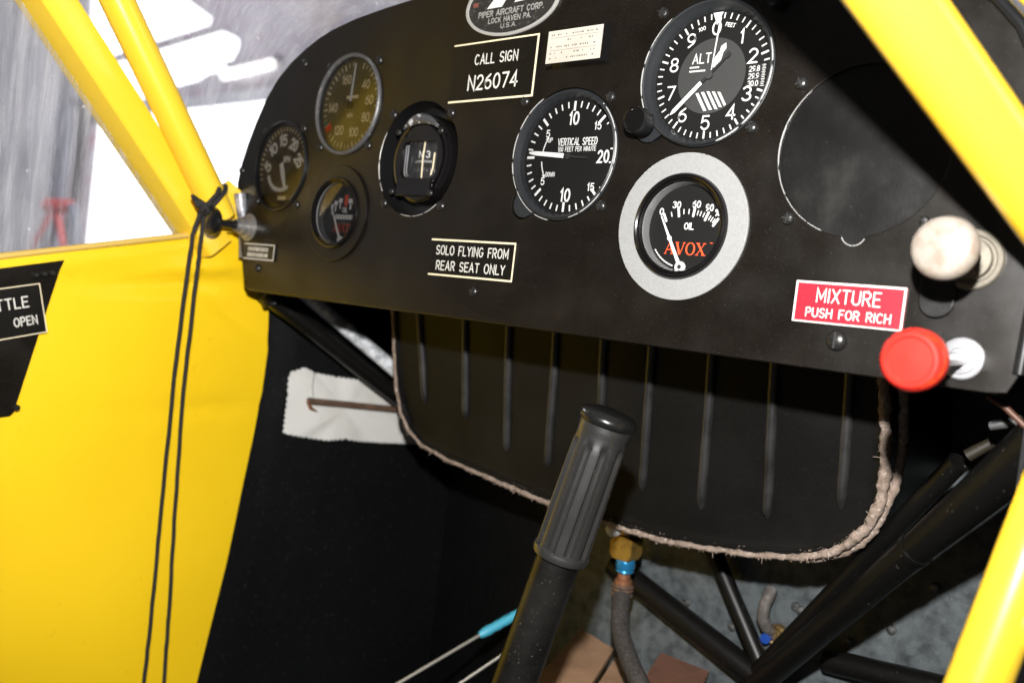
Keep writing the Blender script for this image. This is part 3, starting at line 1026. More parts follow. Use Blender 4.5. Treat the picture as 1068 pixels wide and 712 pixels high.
# ------------------------------------------------------------------ blank cover over the unused hole
t = thing('blank_cover_plate', 'smudged black blank disc closing the empty round hole beside the altimeter', 'cover plate', (BL[0], 2, BL[1]))
mb = MB()
mb.lathe([(46.5, -1.5), (46.5, -3.0), (0.02, -3.1)][::-1] if False else [(49, -1.6), (0.02, -1.5)], PF(*BL), COVER, 64)
mb.poly([(x, y) for x, y in circ(2, -44, 9, 24)], PF(*BL), -1.7, COVER)
mb.build('disc', t)
for k in range(5):
    pass
bare_arc(t, BL[0], BL[1], 42.7, 132, 250, 0.26)
mb = MB()
mb.tube([(BL[0] + 2.1 + 6.2 * math.cos(a), -0.1, BL[1] - 41 + 6.2 * math.sin(a)) for a in [math.radians(200 + 135 * i / 12) for i in range(13)]], .2, BARE, 6)
mb.build('notch_edge', t)


# =================================================================== PLACARDS
def placard(name, label, cx, cz, w, hh, bodymat, edgemat, lines, border=(1, 1, 1, 1), bw=1.3, tilt=0.0, base=None, fr=None, cat='placard', th=1.6, group=None):
    if fr is None:
        ca, sa = math.cos(tilt), math.sin(tilt)
        fr = lambda x, y, z: Vector((cx + x * ca - y * sa, -z, cz + x * sa + y * ca))
    t = thing(name, label, cat, fr(0, 0, 0), group)
    mb = MB()
    plate(mb, [rect(0, 0, w, hh, .6)], fr, th, th, bodymat, .3)
    pl_ = mb.build('plate', t)
    mb = MB()
    L_, R_, T_, B_ = border
    h = th + .05
    if T_:
        mb.poly(rect(0, hh / 2 - bw * T_ / 2 - .1, w - .4, bw * T_), fr, h, edgemat)
    if B_:
        mb.poly(rect(0, -hh / 2 + bw * B_ / 2 + .1, w - .4, bw * B_), fr, h + .02, edgemat)
    if L_:
        mb.poly(rect(-w / 2 + bw * L_ / 2 + .1, 0, bw * L_, hh - .5), fr, h + .04, edgemat)
    if R_:
        mb.poly(rect(w / 2 - bw * R_ / 2 - .1, 0, bw * R_, hh - .5), fr, h + .06, edgemat)
    if any(border):
        mb.build('border', t)
    mb = MB()
    for s, x, y, ht, wd, sw in lines:
        text(mb, s, x, y, ht, fr, th + .06, ENGR, wd, sw, .26)
    mb.build('lettering', pl_)
    return t


placard('placard', 'black placard with white lettering CALL SIGN N26074', -80.6, 75.1, 79, 41, PLAC, CREAM,
        [('CALL SIGN', 2.5, 8.2, 6.6, 39, .13), ('N26074', 1.5, -7.6, 9.4, 45, .135)], (0, 1.2, .8, 1))
placard('placard', 'black placard with white lettering SOLO FLYING FROM REAR SEAT ONLY', -80.4, -53.6, 80.5, 26, PLAC, CREAM,
        [('SOLO FLYING FROM', 0, 5.2, 6.0, 68, .13), ('REAR SEAT ONLY', 0, -5.6, 6.0, 65, .13)], (0, 1, 1, 1), 1.2)
placard('placard', 'red placard with white lettering MIXTURE PUSH FOR RICH', 181, -62.3, 55, 21.0, REDPL, ENGR,
        [('MIXTURE', 0, 3.6, 6.6, 31.5, .105), ('PUSH FOR RICH', 0.5, -5.2, 4.3, 42, .14)], (1, 1.0, 1, .7), 1.0)
t = placard('placard', 'tiny black placard with pale border below the black pull knob', -336, -60.4, 47, 14, PLAC, ENGR, [], (0, 1, .8, .8), 1.2)
mb = MB()
fr = PF(-336, -60.4)
for row in range(2):
    x = -16.0
    while x < 14:
        w = random.uniform(1.2, 2.4)
        mb.poly(rect(x, 2.2 - row * 5.0, w, 3.2), fr, 1.66, ENGR)
        x += w + .9
mb.build('worn_lettering', t)

t = thing('data_card', 'small white printed card in a black slant-edged holder above the vertical speed gauge', 'card', (-9, 0, 84))
fr = PF(-9, 83.6)
mb = MB()
w2, h2 = 24.5, 12.6
o_ = [(-w2, -h2), (w2, -h2), (w2, h2), (-w2, h2)]
i_ = [(-w2 + 2.2, -h2 + 2.6), (w2 - 3.2, -h2 + 2.6), (w2 - 3.2, h2 - 1.5), (-w2 + 2.2, h2 - 1.5)]
vs = [fr(x, y, 0) for x, y in o_] + [fr(x, y, 4.0) for x, y in i_]
mb.add(vs, [(0, 1, 5, 4), (1, 2, 6, 5), (2, 3, 7, 6), (3, 0, 4, 7), (4, 5, 6, 7)], GLOSSB)
mb.build('holder', t, sharp=5)
mb = MB()
mb.prism([(x * .985 - .3, y * .97) for x, y in i_], fr, 4.05, 4.4, CARD)
h = 4.45
for row, yy in enumerate((8.0, 4.2, 0.4, -3.6, -6.8)):
    x = -19
    while x < 18:
        w = random.uniform(.5, 1.4)
        if random.random() < (.75 if row in (0, 2) else .35):
            mb.poly(rect(x, yy, w, 1.0), fr, h, GREYINK)
        x += w + .7
for yy in (6.1, -1.8):
    mb.poly(rect(-1, yy, 38, .22), fr, h + .01, GREYINK)
mb.build('paper', t)

# oval badge
t = thing('maker_badge', 'oval black and white metal badge at the top of the panel', 'badge', (-70, 0, 118))
fr = PF(-70.5, 118.5)


def ell(a, b, n=72):
    return [(a * math.cos(2 * PI * i / n), b * math.sin(2 * PI * i / n)) for i in range(n)]


mb = MB()
plate(mb, [ell(41.5, 21)], fr, 1.2, 1.2, mat('etched badge plate', (.028, .027, .026), .4, metal=.3, dust=(500, (.2, .2, .19), .6, .5)), .3)
mb.build('plate', t)
mb = MB()
plate(mb, [ell(41.8, 21.3), ell(39.2, 19.0)], fr, 1.9, 1.9, mat("badge rim", (.40, .39, .37), .4, metal=.3), .4)
mb.build('rim', t)
mb = MB()
h = 1.26
for pts in ([(-22, -1), (-8, -1), (-3, 6), (-4.5, 11), (-14, 10), (-17, 4)], [(3, 0.5), (28, 1.5), (30, 9), (10, 10), (6, 6)], [(-3, 8), (10, 11), (24, 11), (20, 15), (0, 15)]):
    mb.poly(pts, fr, h, PRINT)
    h += .02
text(mb, 'PIPER AIRCRAFT CORP.', 0, -4.6, 3.6, fr, 1.26, mat('silver lettering', (.34, .33, .31), .5, metal=.2), 58, .2)
text(mb, 'LOCK HAVEN PA.', 0, -9.6, 3.2, fr, 1.26, mat('silver lettering', (.34, .33, .31), .5, metal=.2), 38, .2)
text(mb, 'U.S.A.', 0, -14, 2.8, fr, 1.26, mat('silver lettering', (.34, .33, .31), .5, metal=.2), 14, .2)
mb.poly(rect(-33, 3, 5, 3), fr, 1.27, mat('faded red ink', (.16, .05, .04), .6))
mb.build('lettering', t)


# =================================================================== KNOBS
def knob_thing(name, label, x, z):
    return thing(name, label, 'pull knob', (x, 0, z), 'push-pull knobs on the panel')


# red mixture knob
x, z = 235.8, -82.0
t = knob_thing('pull_knob', 'red round mixture knob on a silver shaft', x, z)
fr = lambda a, b, c: Vector((x + a, -c, z + b - .045 * c))
mb = MB()
mb.lathe([(9.6, 0), (9.6, .8), (8.9, 1.4), (7.2, 1.5), (6.8, 2.8), (5.2, 3.0), (4.8, 1.8), (3.2, 1.8)], fr, WASH, 48)
mb.build('washer', t)
mb = MB()
mb.lathe([(3.1, 0), (3.1, 52)], fr, CHROME, 24)
mb.build('shaft', t)
mb = MB()
mb.lathe([(r * .90, hh + 6) for r, hh in [(0.02, 44), (5, 44), (6, 46), (7, 48.5), (11, 51.5), (13.2, 54), (14.2, 57.5), (14.4, 61), (13.6, 64), (12.0, 65.6), (10.6, 65.7), (9.6, 65.0), (0.02, 65.2)]], fr, REDK, 64)
mb.build('knob', t)
# white knob
x, z = 234.5, -37.0
t = knob_thing('pull_knob', 'worn white round knob above the red one', x, z)
fr = PF(x, z)
mb = MB()
mb.lathe([(14.0, 0), (14.0, 1.4), (13.2, 2.2), (11.2, 2.2), (10.6, 1.2), (9.4, 1.2), (9.0, 4.8), (5.0, 5.0)], fr, mat("aged plated flange", (.13, .115, .09), .4, metal=.5, bump=(120, .4, .4)), 56)
mb.build('flange', t)
mb = MB()
mb.lathe([(4.4, 0), (4.4, 36)], fr, CHROME, 24)
mb.build('shaft', t)
mb = MB()
mb.lathe([(r * .92, hh - 2) for r, hh in [(0.02, 33), (8, 33), (9, 35), (12.4, 38), (14.2, 40), (14.9, 43), (14.2, 46), (12.5, 47.6), (11, 48.1), (5, 48.6), (0.02, 48.7)]], fr, WHK, 64)
mb.build('knob', t)
# black half-round raised shape below the white knob
tag(plate(MB(), [arc(0, 0, 8, 8, 180, 360, 14) + [(8, 10), (-8, 10)]], PF(222, -57), 2.4, 2.4, COVER, .8).build('rounded_tab', base=(222, 0, -57)),
    'small black rounded clip on the panel between the white and red knobs', 'tab')
# black knob, left
x, z = -357.5, -39.5
t = knob_thing('pull_knob', 'small black mushroom knob at the left corner of the panel', x, z)
fr = PF(x, z)
mb = MB()
mb.lathe([(12, 0), (12, 1.4), (10.5, 1.8), (10.5, 3.6), (7.5, 4.2), (7.5, 9), (5.5, 9.6), (5.5, 14), (4, 14)], fr, mat("dull nut", (.32, .31, .30), .4, metal=.7), 20)
mb.build('nut', t)
mb = MB()
mb.lathe([(3.6, 0), (3.6, 31), (4.6, 33)], fr, BLACKP, 20)
mb.build('shaft', t)
mb = MB()
mb.lathe([(0.02, 30), (6, 31), (11, 33), (12.2, 35), (12, 38), (9, 40), (0.02, 40.6)], fr, BLACKP, 40)
mb.build('knob', t)

# =================================================================== SIDE WALL
WX = -390.0
sl = math.atan(0.246)


def WF(y0, z0, a=sl, x0=WX):
    """frame on the left wall: local x forward along the sill, y up, z into the cockpit"""
    ca, sa = math.cos(a), math.sin(a)
    return lambda x, y, z: Vector((x0 + z, y0 + x * ca - y * sa, z0 + x * sa + y * ca))


WW = lambda x, y, z: Vector((WX + z, x, y))      # local (x,y) = world (y,z)
wall_t = t = thing('cockpit_side_wall', 'yellow painted cockpit side wall with a black forward lining', 'side wall', (WX, 0, -560))


def grid_wall(poly_top, poly_bot, nx, nz, material, bulge):
    """wall skin between a top and a bottom line (lists of (y,z)), with gentle bulges of the skin"""
    def lerp(line, u):
        L = [0]
        for i in range(1, len(line)):
            L.append(L[-1] + math.dist(line[i], line[i - 1]))
        d = u * L[-1]
        for i in range(1, len(line)):
            if d <= L[i] + 1e-9:
                k = (d - L[i - 1]) / (L[i] - L[i - 1])
                return (line[i - 1][0] + (line[i][0] - line[i - 1][0]) * k, line[i - 1][1] + (line[i][1] - line[i - 1][1]) * k)
        return line[-1]
    vs, fs = [], []
    for i in range(nx + 1):
        a, b = lerp(poly_top, i / nx), lerp(poly_bot, i / nx)
        for j in range(nz + 1):
            k = j / nz
            y, z = a[0] + (b[0] - a[0]) * k, a[1] + (b[1] - a[1]) * k
            vs.append((WX + bulge(y, z), y, z))
    for i in range(nx):
        for j in range(nz):
            q = i * (nz + 1) + j
            fs.append((q, q + nz + 1, q + nz + 2, q + 1))
    return MB().add(vs, fs, material)


def ybulge(y, z):
    b = 0.0
    b += 2.0 * math.exp(-((z + 62 - .246 * (y + 31)) / 6) ** 2)                       # rolled sill edge
    b -= 5.0 * math.exp(-(((z + 92 - .10 * y) / 6) ** 2) - ((y + 30) / 70) ** 2)      # crease near the panel
    b += 5.5 * math.exp(-(((z + 76 - .15 * y) / 5) ** 2) - ((y + 10) / 45) ** 2)
    b -= 3.6 * math.exp(-(((z + 118 + .5 * (y - 10)) / 5) ** 2) - ((y - 5) / 45) ** 2)
    b += 1.2 * math.sin(y * .021 + z * .013) + 0.8 * math.sin(z * .03 - y * .012)
    b -= 2.2 * math.exp(-(((z + 205 - .03 * y) / 7) ** 2) - ((y + 5) / 60) ** 2)
    return b


ytop = [(-420, -147.5), (-187.8, -90.2), (-30.9, -51.6), (-8, -40), (4, -26), (26, -22), (58, -22)]
ybot = [(-420, -620), (0, -560), (1, -560)]
fwd = [(58, -22), (54, -60), (50, -107), (54.5, -150), (54, -190), (50, -235), (44.4, -275), (34, -350), (26, -400), (16.5, -466), (0, -560)]
# fan the skin: rows run along the wall from the back to the curved colour line
vs, fs = [], []
nr = 60


def lineat(line, u):
    L = [0]
    for i in range(1, len(line)):
        L.append(L[-1] + math.dist(line[i], line[i - 1]))
    d = u * L[-1]
    for i in range(1, len(line)):
        if d <= L[i] + 1e-9:
            k = (d - L[i - 1]) / (L[i] - L[i - 1])
            return (line[i - 1][0] + (line[i][0] - line[i - 1][0]) * k, line[i - 1][1] + (line[i][1] - line[i - 1][1]) * k)
    return line[-1]


def ytopz(y):
    for (a, za), (b, zb) in zip(ytop, ytop[1:]):
        if a <= y <= b:
            return za + (zb - za) * (y - a) / (b - a)
    return ytop[-1][1]


def fwdy(z):
    for (ya, a), (yb, b) in zip(fwd, fwd[1:]):
        if b <= z <= a:
            return ya + (yb - ya) * (a - z) / (a - b)
    return fwd[-1][0] if z < -300 else fwd[0][0]


ny, nz = 90, 80
for j in range(nz + 1):
    v = j / nz
    for i in range(ny + 1):
        # y along, z from the sill to the bottom; last column follows the curved colour line
        zz_end = -22 + (-560 + 22) * v
        y1 = fwdy(zz_end)
        y = -420 + (y1 + 420) * (i / ny)
        z = ytopz(y) + (-560 - ytopz(y)) * v
        vs.append((WX + ybulge(y, z), y, z))
for j in range(nz):
    for i in range(ny):
        q = j * (ny + 1) + i
        fs.append((q, q + ny + 1, q + ny + 2, q + 1))
MB().add(vs, fs, YEL).build('yellow_panel', t, sharp=60)
mb = MB()
vs, fs = [], []
for j in range(41):
    z = -10 - 590 * j / 40
    for i in range(41):
        u = i / 40
        y0 = fwdy(min(z, -22)) - 8
        y = y0 + (470 - y0) * u
        vs.append((WX - 1.6 - 5.0 * max(0, 1 - u * 12) + 1.5 * math.sin(y * .03 + z * .011) * min(1, u * 6) + 0.12 * max(0, y - 60), y, z))
for j in range(40):
    for i in range(40):
        q = j * 41 + i
        fs.append((q, q + 41, q + 42, q + 1))
mb.add(vs, fs, BLKF)
mb.build('black_lining', t, sharp=60)
mb = MB()
mb.tube([(WX + 1, -420, -147), (WX + 1, -187.8, -89.6), (WX + 1, -31, -51.0), (WX + 1, -12, -46)], 2.6, mat("sill edge", (.62, .42, .10), .45), 10)
mb.build('sill_edge', t)

# throttle placard group on the wall
t2 = thing('throttle_cover_plate', 'black tapered cover plate on the yellow wall around the throttle', 'cover plate', (WX, -170, -150))
mb = MB()
wp = [(-142.6, -86.9), (-145.5, -95), (-169.0, -207.5), (-171.5, -210.5), (-177.6, -211.2), (-330, -235), (-350, -140)]
plate(mb, [[(a, b) for a, b in wp]], WW, 5.0, 2.0, PANEL, .5)
mb.build('plate', t2)
for a, b in ((-163, -101), (-157, -99.5), (-151.5, -98.0), (-167.5, -204)):
    mb = MB()
    mb.lathe([(2.6, 4.9), (2.6, 6.2), (1.8, 7.2), (0.02, 7.4)], lambda x, y, z, a=a, b=b: Vector((WX + z, a + x, b + y)), SCREWM, 14)
    mb.build('screw', t2)
lf = WF(-190.4, -134.0, sl, WX + 5.2)
placard('placard', 'black placard on the yellow side wall, its lettering ending in OPEN', 0, 0, 72, 39, PLAC, CREAM,
        [('THROTTLE', 0.8, 6.6, 7.8, 49, .14), ('OPEN', 21.4, -8.0, 6.3, 16.5, .15)], (.8, .8, .8, .8), 1.0, fr=lf)

# ------------------------------------------------------------------ window post, tubes
def beam(pts2, a, b, n, material):
    """straight bar of section pts2 ((normal, across)) from a to b; n is the direction of 'normal'"""
    a, b, n = v3(a), v3(b), v3(n)
    d = (b - a).normalized()
    n = (n - d * n.dot(d)).normalized()
    w = d.cross(n)
    k = len(pts2)
    vs = [p + n * u + w * q for p in (a, b) for u, q in pts2]
    fs = [(i, (i + 1) % k, k + (i + 1) % k, k + i) for i in range(k)] + [tuple(reversed(range(k))), tuple(range(k, 2 * k))]
    return MB().add(vs, fs, material)


ca_ = at(196, 222, 0, -386)
cb_ = at(50, 0, 0, -386)
dirA = (cb_ - ca_).normalized()
ca_ = ca_ - dirA * 40
cb_ = cb_ + dirA * 260
# 'across' (d x n) points down-rear for this direction
sec = [(8, -17), (9, -15), (9, 6), (7.5, 8), (-14, 15), (-18, 15), (-12, -17)]
acr = dirA.cross(Vector((1, 0, 0)))
if acr.z > 0:
    sec = [(u, -q) for u, q in reversed(sec)]
tag(beam(sec, ca_, cb_, (1, 0, 0), YELT).build('window_post', base=ca_, sharp=30), 'flat yellow window post, leftmost of the leaning yellow bars', 'window post')

pB0, pB1 = at(229, 224, 0, -368), at(122, 0, 0, -368)
dB = (pB1 - pB0).normalized()
tb = thing('frame_tube', 'round yellow tube with the black cord tied around its foot', 'frame tube', pB0, 'yellow tubes of the cabin frame')
MB().tube([pB0 - dB * 3, pB0, pB1, pB1 + dB * 250], 13.2, YELT, 32).build('tube', tb)
mb = MB()
gp = [(-36, -48), (14, -44), (14, -18), (2, -8), (-12, 0), (-34, -18)]
plate(mb, [gp], lambda x, y, z: Vector((-379 + z, x, y)), 2, 4, YELT, 1.0)
mb.build('foot_gusset', tb)
mb = MB()
mb.tube([(-372, -4, -10), (-371, 4, -38), (-372, 8, -66)], 5.5, mat("scuffed tube end", (.22, .22, .24), .4, metal=.4, var=(90, (.6, .6, .62), .5, .65)), 14)
mb.build('foot_fitting', tb)

c0, c1, c2 = Vector((219, -156, 66)), Vector((232.8, -127.8, 38.2)), Vector((264.2, -56.2, -11.4))
dC = (c2 - c1).normalized()
tag(MB().tube([c1 - dC * 240, c1, c2, c2 + dC * 75], 13.4, YELT, 40).build('frame_tube', base=c2),
    'thick yellow diagonal tube crossing the top right in front of the panel', 'frame tube', 'yellow tubes of the cabin frame')
q = lambda x, y, s: CAM + (RX * ((x - 534) / FPX) + RY * ((y - 356) / FPX) + RZ) * s
d0, d1 = q(1020, 712, 346), q(1112, 470, 352)
dD = (d1 - d0).normalized()
td = thing('frame_tube', 'yellow tube leaning up out of the bottom right corner', 'frame tube', d0, 'yellow tubes of the cabin frame')
MB().tube([d0 - dD * 160, d0, d1, d1 + dD * 40], 11.0, YELT, 36).build('tube', td)
e0, e1 = q(1052, 655, 348), q(1180, 610, 330)
MB().tube([e0, e1], 11.0, YELT, 24).build('branch_tube', td)

# ------------------------------------------------------------------ tie cord
tc = thing('tie_cord', 'thin black cord knotted on the yellow tube, two strands hanging down the wall', 'cord', at(212, 222, 0, -356))
mb = MB()
ax = dB
kc = pB0 + dB * 14
u1 = (Vector((1, 0, 0)) - ax * ax.x).normalized()
u2 = ax.cross(u1)
pts = []
for i in range(34):
    a = 2 * PI * i / 33
    pts.append(kc + (u1 * math.cos(a) + u2 * math.sin(a)) * 15.0 + ax * (6 * math.sin(a) + 3.0 * math.cos(a)))
mb.tube(pts, 2.0, CORDM, 10)
mb.build('loop', tc)
mb = MB()
kn = at(213, 217, 0, -350)
mb.tube([kn + Vector((-2, -5, 5)), kn + Vector((2, 0, 2)), kn + Vector((1, 4, -3)), kn + Vector((-2, -1, -7)), kn + Vector((1, -3, -2)), kn + Vector((2, 4, 5))], 2.6, CORDM, 10)
mb.tube([kc + (u1 * .6 - u2 * .8) * 15, at(201, 205, 0, -350), at(206, 214, 0, -349), kn], 2.0, CORDM, 10)
mb.tube([kn, at(226, 203, 0, -350), at(229, 196, 0, -352)], 2.0, CORDM, 10)
mb.build('knot', tc)
for pxs in ([(209, 220), (201, 245), (193, 300), (181, 400), (167, 540), (158, 640), (150, 712), (145, 760)],
            [(213, 222), (208, 262), (202, 310), (190, 420), (182, 540), (176, 640), (171, 712), (168, 760)]):
    P = [at(x, y, 0, -352 - 22 * min(1, max(0, (y - 220) / 300))) for x, y in pxs]
    fine = []
    for a, b in zip(P, P[1:]):
        for i in range(8):
            fine.append(a.lerp(b, i / 8) + Vector((random.uniform(-.25, .25), random.uniform(-.3, .3), 0)))
    mb = MB()
    mb.tube(fine + [P[-1]], 1.75, CORDM, 8)
    mb.build('strand', tc)

# =================================================================== UNDER THE PANEL
# ribbed box: its rear face leans a little, plane y + 0.2 z = 92
TN = (0, 1, .2)
TK = 92.0


def tp(x, y, off=0.0):
    return atp(x, y, TN, TK + off)


rimpx = [(410, 300), (412, 340), (413, 380), (415, 405), (419, 428), (427, 447), (440, 462), (468, 478), (500, 492), (535, 507), (570, 522), (605, 535), (640, 546), (690, 561), (740, 570), (790, 577),
         (840, 579), (868, 574), (890, 562), (908, 545), (919, 522), (924, 495), (925, 460), (924, 420), (922, 385), (920, 350)]
rim = [tp(x, y) for x, y in rimpx]
tk = thing('ribbed_box', 'black ribbed metal box with frayed tan edging, under the instrument panel', 'box', rim[13])
mb = MB()
# face with embossed vertical ribs, built as a fan of columns between the top line and the rim
TFz = lambda z: (92 - .2 * z)
rb = [(p.x, p.z) for p in rim]
ribs = []
for (xa, ya, xb, yb) in [(437, 345, 442, 420), (484, 335, 484, 437), (530, 345, 526, 470), (578, 350, 570, 487), (629, 352, 622, 500), (678, 372, 668, 512), (740, 385, 730, 531), (806, 400, 798, 541), (882, 440, 876, 531)]:
    A, B = tp(xa, ya), tp(xb, yb)
    k = (B.x - A.x) / (B.z - A.z)
    ribs.append((A.x, A.z, k, B.z))


def inside_bottom(x):
    """lowest z of the face at this x"""
    zs = []
    for (xa, za), (xb, zb) in zip(rb, rb[1:]):
        if (xa - x) * (xb - x) <= 0 and xa != xb:
            zs.append(za + (zb - za) * (x - xa) / (xb - xa))
    return min(zs) if zs else -95


def ribh(x, z):
    hh = 0.0
    for xa, za, k, zb in ribs:
        d = (x - (xa + k * (z - za))) / 2.6
        if abs(d) < 1.6:
            e = 1.0 if z > zb else max(0.0, 1 - (zb - z) / 3.5)
            hh += 2.6 * math.exp(-d ** 4) * e
    return hh


nx, nz = 300, 60
xs0 = min(p[0] for p in rb) + .6
xs1 = max(p[0] for p in rb) - .6
vs, fs = [], []
for i in range(nx + 1):
    x = xs0 + (xs1 - xs0) * i / nx
    zb = inside_bottom(x)
    for j in range(nz + 1):
        z = -70 + (zb + 70) * j / nz
        dd = 6.0 * math.exp(-((zb - z) / 5) ** 2) + 6.0 * math.exp(-((x - xs0) / 5) ** 2) + 6 * math.exp(-((xs1 - x) / 5) ** 2)
        wv = 0.8 * math.sin(x * .05) * math.sin(z * .04)
        vs.append((x, TFz(z) - min(dd, 6.0) * .5 + 2 + wv, z))
for i in range(nx):
    for j in range(nz):
        q_ = i * (nz + 1) + j
        fs.append((q_, q_ + nz + 1, q_ + nz + 2, q_ + 1))
mb.add(vs, fs, TANKM)
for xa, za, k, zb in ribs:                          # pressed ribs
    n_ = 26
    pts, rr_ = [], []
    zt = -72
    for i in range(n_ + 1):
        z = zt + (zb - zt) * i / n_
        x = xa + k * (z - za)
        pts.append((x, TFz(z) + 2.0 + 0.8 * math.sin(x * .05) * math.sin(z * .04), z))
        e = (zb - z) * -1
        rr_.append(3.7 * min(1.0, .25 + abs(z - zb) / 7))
    mb.tube(pts, rr_, RIBLIT, 14)
# the box walls running forward
vs, fs = [], []
for p in rim:
    vs += [p + Vector((0, -1, 0)), p + Vector((0, 30, 2)), p + Vector((p.x * .02, 112, 12))]
for i in range(len(rim) - 1):
    for j in (0, 1):
        fs.append((3 * i + j, 3 * i + 3 + j, 3 * i + 4 + j, 3 * i + 1 + j))
mb.add(vs, fs, TANKM)
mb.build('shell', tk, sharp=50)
mb = MB()
fine, rr = [], []
ph = 0.0
for a, b in zip(rim, rim[1:]):
    n = max(3, int((b - a).length / 1.6))
    for i in range(n):
        p = a.lerp(b, i / n)
        right = max(0, min(1, (p.x - 110) / 60))
        left = max(0, min(1, (-120 - p.x) / 100))
        ph += 1
        wob = .35 * math.sin(ph * .31) + .3 * math.sin(ph * .83 + 1) + random.uniform(-.15, .15)
        fine.append(p + Vector((.3 * math.sin(ph * .5), -1.5 + .3 * wob, -1.0 + .5 * wob)))
        rr.append((2.0 + 1.5 * right - 0.5 * left) * (1 + .12 * math.sin(ph * .47 + .5) + .10 * math.sin(ph * 1.3)))
mb.tube(fine, rr, FELT, 12, jitter=.07)
for _ in range(900):                                # short fuzz and loose threads
    k_ = random.randrange(len(fine))
    p, r_ = fine[k_], rr[k_]
    d = Vector((random.uniform(-1, 1), random.uniform(-1, .4), random.uniform(-1, .7))).normalized()
    ln = random.uniform(.6, 2.2) if random.random() < .94 else random.uniform(3, 5)
    p = p + d * r_ * .85
    mb.tube([p, p + d * ln * .6, p + d * ln + Vector((random.uniform(-.8, .8), 0, -.4))], [.35, .25, .08], FELT, 4, caps=False)
mb.build('frayed_edging', tk, sharp=60)
mb = MB()
s2 = [atp(x, y, TN, TK + 6) for x, y in [(846, 582), (880, 576), (902, 563), (916, 545), (925, 527), (934, 505), (940, 480), (942, 455), (943, 425), (942, 390), (940, 350)]]
fine, rr = [], []
for a, b in zip(s2, s2[1:]):
    for i in range(6):
        fine.append(a.lerp(b, i / 6) + Vector((random.uniform(-.5, .5), 0, random.uniform(-.5, .5))))
        rr.append(3.0 * random.uniform(.92, 1.08))
mb.tube(fine, rr, FELT, 10, jitter=.07)
mb.build('second_edging', tk, sharp=60)
mb = MB()                                            # dark stitched lip with pale specks of glue just inside the edging
lip = [p + Vector((0, -1.2, 3.6)) if i > 6 else p + Vector((3, -1.2, 1)) for i, p in enumerate(rim[:-6])]
mb.tube(lip, 1.2, TANKM, 8)
for _ in range(55):
    i = random.randrange(9, len(lip) - 1)
    p = lip[i].lerp(lip[i + 1], random.random())
    r_ = random.uniform(.2, .5)
    mb.tube([p + Vector((-r_, -1.0, random.uniform(-1, 1))), p + Vector((r_, -1.3, random.uniform(-1, 1)))], r_ * .5, FELT, 5)
mb.build('stitched_lip', tk)

# unseen cowl skin added to keep stray light from behind the panel
mb = MB()
arch = [(x, z) for x, z in outline if z > -94]
vs, fs = [], []
for x, z in arch:
    vs += [(x * .998, 2.4, z - .8), (x * .97, 470, z * 1.0)]
for i in range(len(arch) - 1):
    fs.append((2 * i, 2 * i + 1, 2 * i + 3, 2 * i + 2))
mb.add(vs, fs, BLKF)
tag(mb.build('cowl_light_shield', base=(-61, 200, 0)), 'black cowl skin added behind the instrument panel to shut out light', 'cowl')

# right lower side lining (black) seen behind the right tube
mb = MB()
vs = [(262, 4, -92), (262, 4, -380), (232, 440, -380), (232, 440, 100), (262, 4, 40), (262, 60, -100)]
mb.prism([(4, -97), (4, -440), (440, -440), (440, 60), (4, 10)], lambda x, y, z: Vector((264 + z - .07 * x, x, y)), 0, 2, BLKF)
tag(mb.build('side_lining', base=(264, 4, -440)), 'black lining of the right cockpit side below the panel corner', 'side wall')

# firewall
fwl = thing('firewall', 'grey galvanised firewall sheet at the far end of the footwell', 'firewall', (-60, 246, -450))
mb = MB()
vs, fs = [], []
for i in range(61):
    for j in range(41):
        x, z = -182 + 422 * i / 60, -560 + 640 * j / 40
        b = 0
        for sx in (131 + (z + 270) * -.12, -146, -60):
            b += 3.0 * math.exp(-((x - sx) / 4) ** 2)
        vs.append((x, 246 - b, z))
for i in range(60):
    for j in range(40):
        q_ = i * 41 + j
        fs.append((q_, q_ + 41, q_ + 42, q_ + 1))
mb.add(vs, fs, GALV)
mb.build('sheet', fwl, sharp=60)
mb = MB()
mb.add([(-410, 310, -560), (-176, 243, -560), (-176, 243, 60), (-410, 310, 60)], [(0, 1, 2, 3)], BLKF)
mb.build('black_forward_sheet', wall_t, sharp=60)
for xx, yy in [(716, 628), (764, 653), (835, 636), (830, 632), (852, 640), (884, 668), (930, 656), (975, 612), (728, 650)]:
    p = at(xx, yy, 1, 245)
    mb = MB()
    mb.lathe([(3.6, -1), (3.6, 1.2), (2.4, 2.6), (0.02, 3.0)], PF(p.x, p.z, 245), mat("bright rivet", (.20, .20, .19), .4, metal=.6, var=(200, (.08, .08, .08), .4, .6)), 16)
    mb.build('rivet', fwl)

# fittings on the firewall
p = at(803, 657, 1, 238)
tf = thing('pipe_elbow', 'small metal pipe elbow with brass nut fixed to the grey firewall', 'pipe fitting', p)
mb = MB()
mb.tube([at(805, 614, 1, 236), at(798, 629, 1, 226), at(795, 643, 1, 226), at(798, 653, 1, 231), p], 4.6, mat("dull pipe", (.16, .145, .135), .45, metal=.5, var=(150, (.3, .27, .25), .5, .7)), 16)
mb.build('pipe', tf)
mb = MB()
mb.lathe([(9, 1), (9, 7), (7, 9), (5, 8), (0.02, 8)], PF(p.x + 5, p.z - 3, 246), mat('grimy brass', (.16, .10, .035), .45, metal=.7, var=(200, (.4, .27, .1), .5, .7)), 8)
mb.build('nut', tf, smooth=False)
mb = MB()
mb.lathe([(4, 8), (4, 13), (0.02, 13)], PF(p.x - 1, p.z - 6, 246), mat("blue collar", (.02, .08, .4), .35, metal=.4), 16)
mb.build('collar', tf)

# black tubes of the engine mount / fuselage frame
N = at(790, 714, 1, 212)
tubeset = 'black frame tubes below the panel'


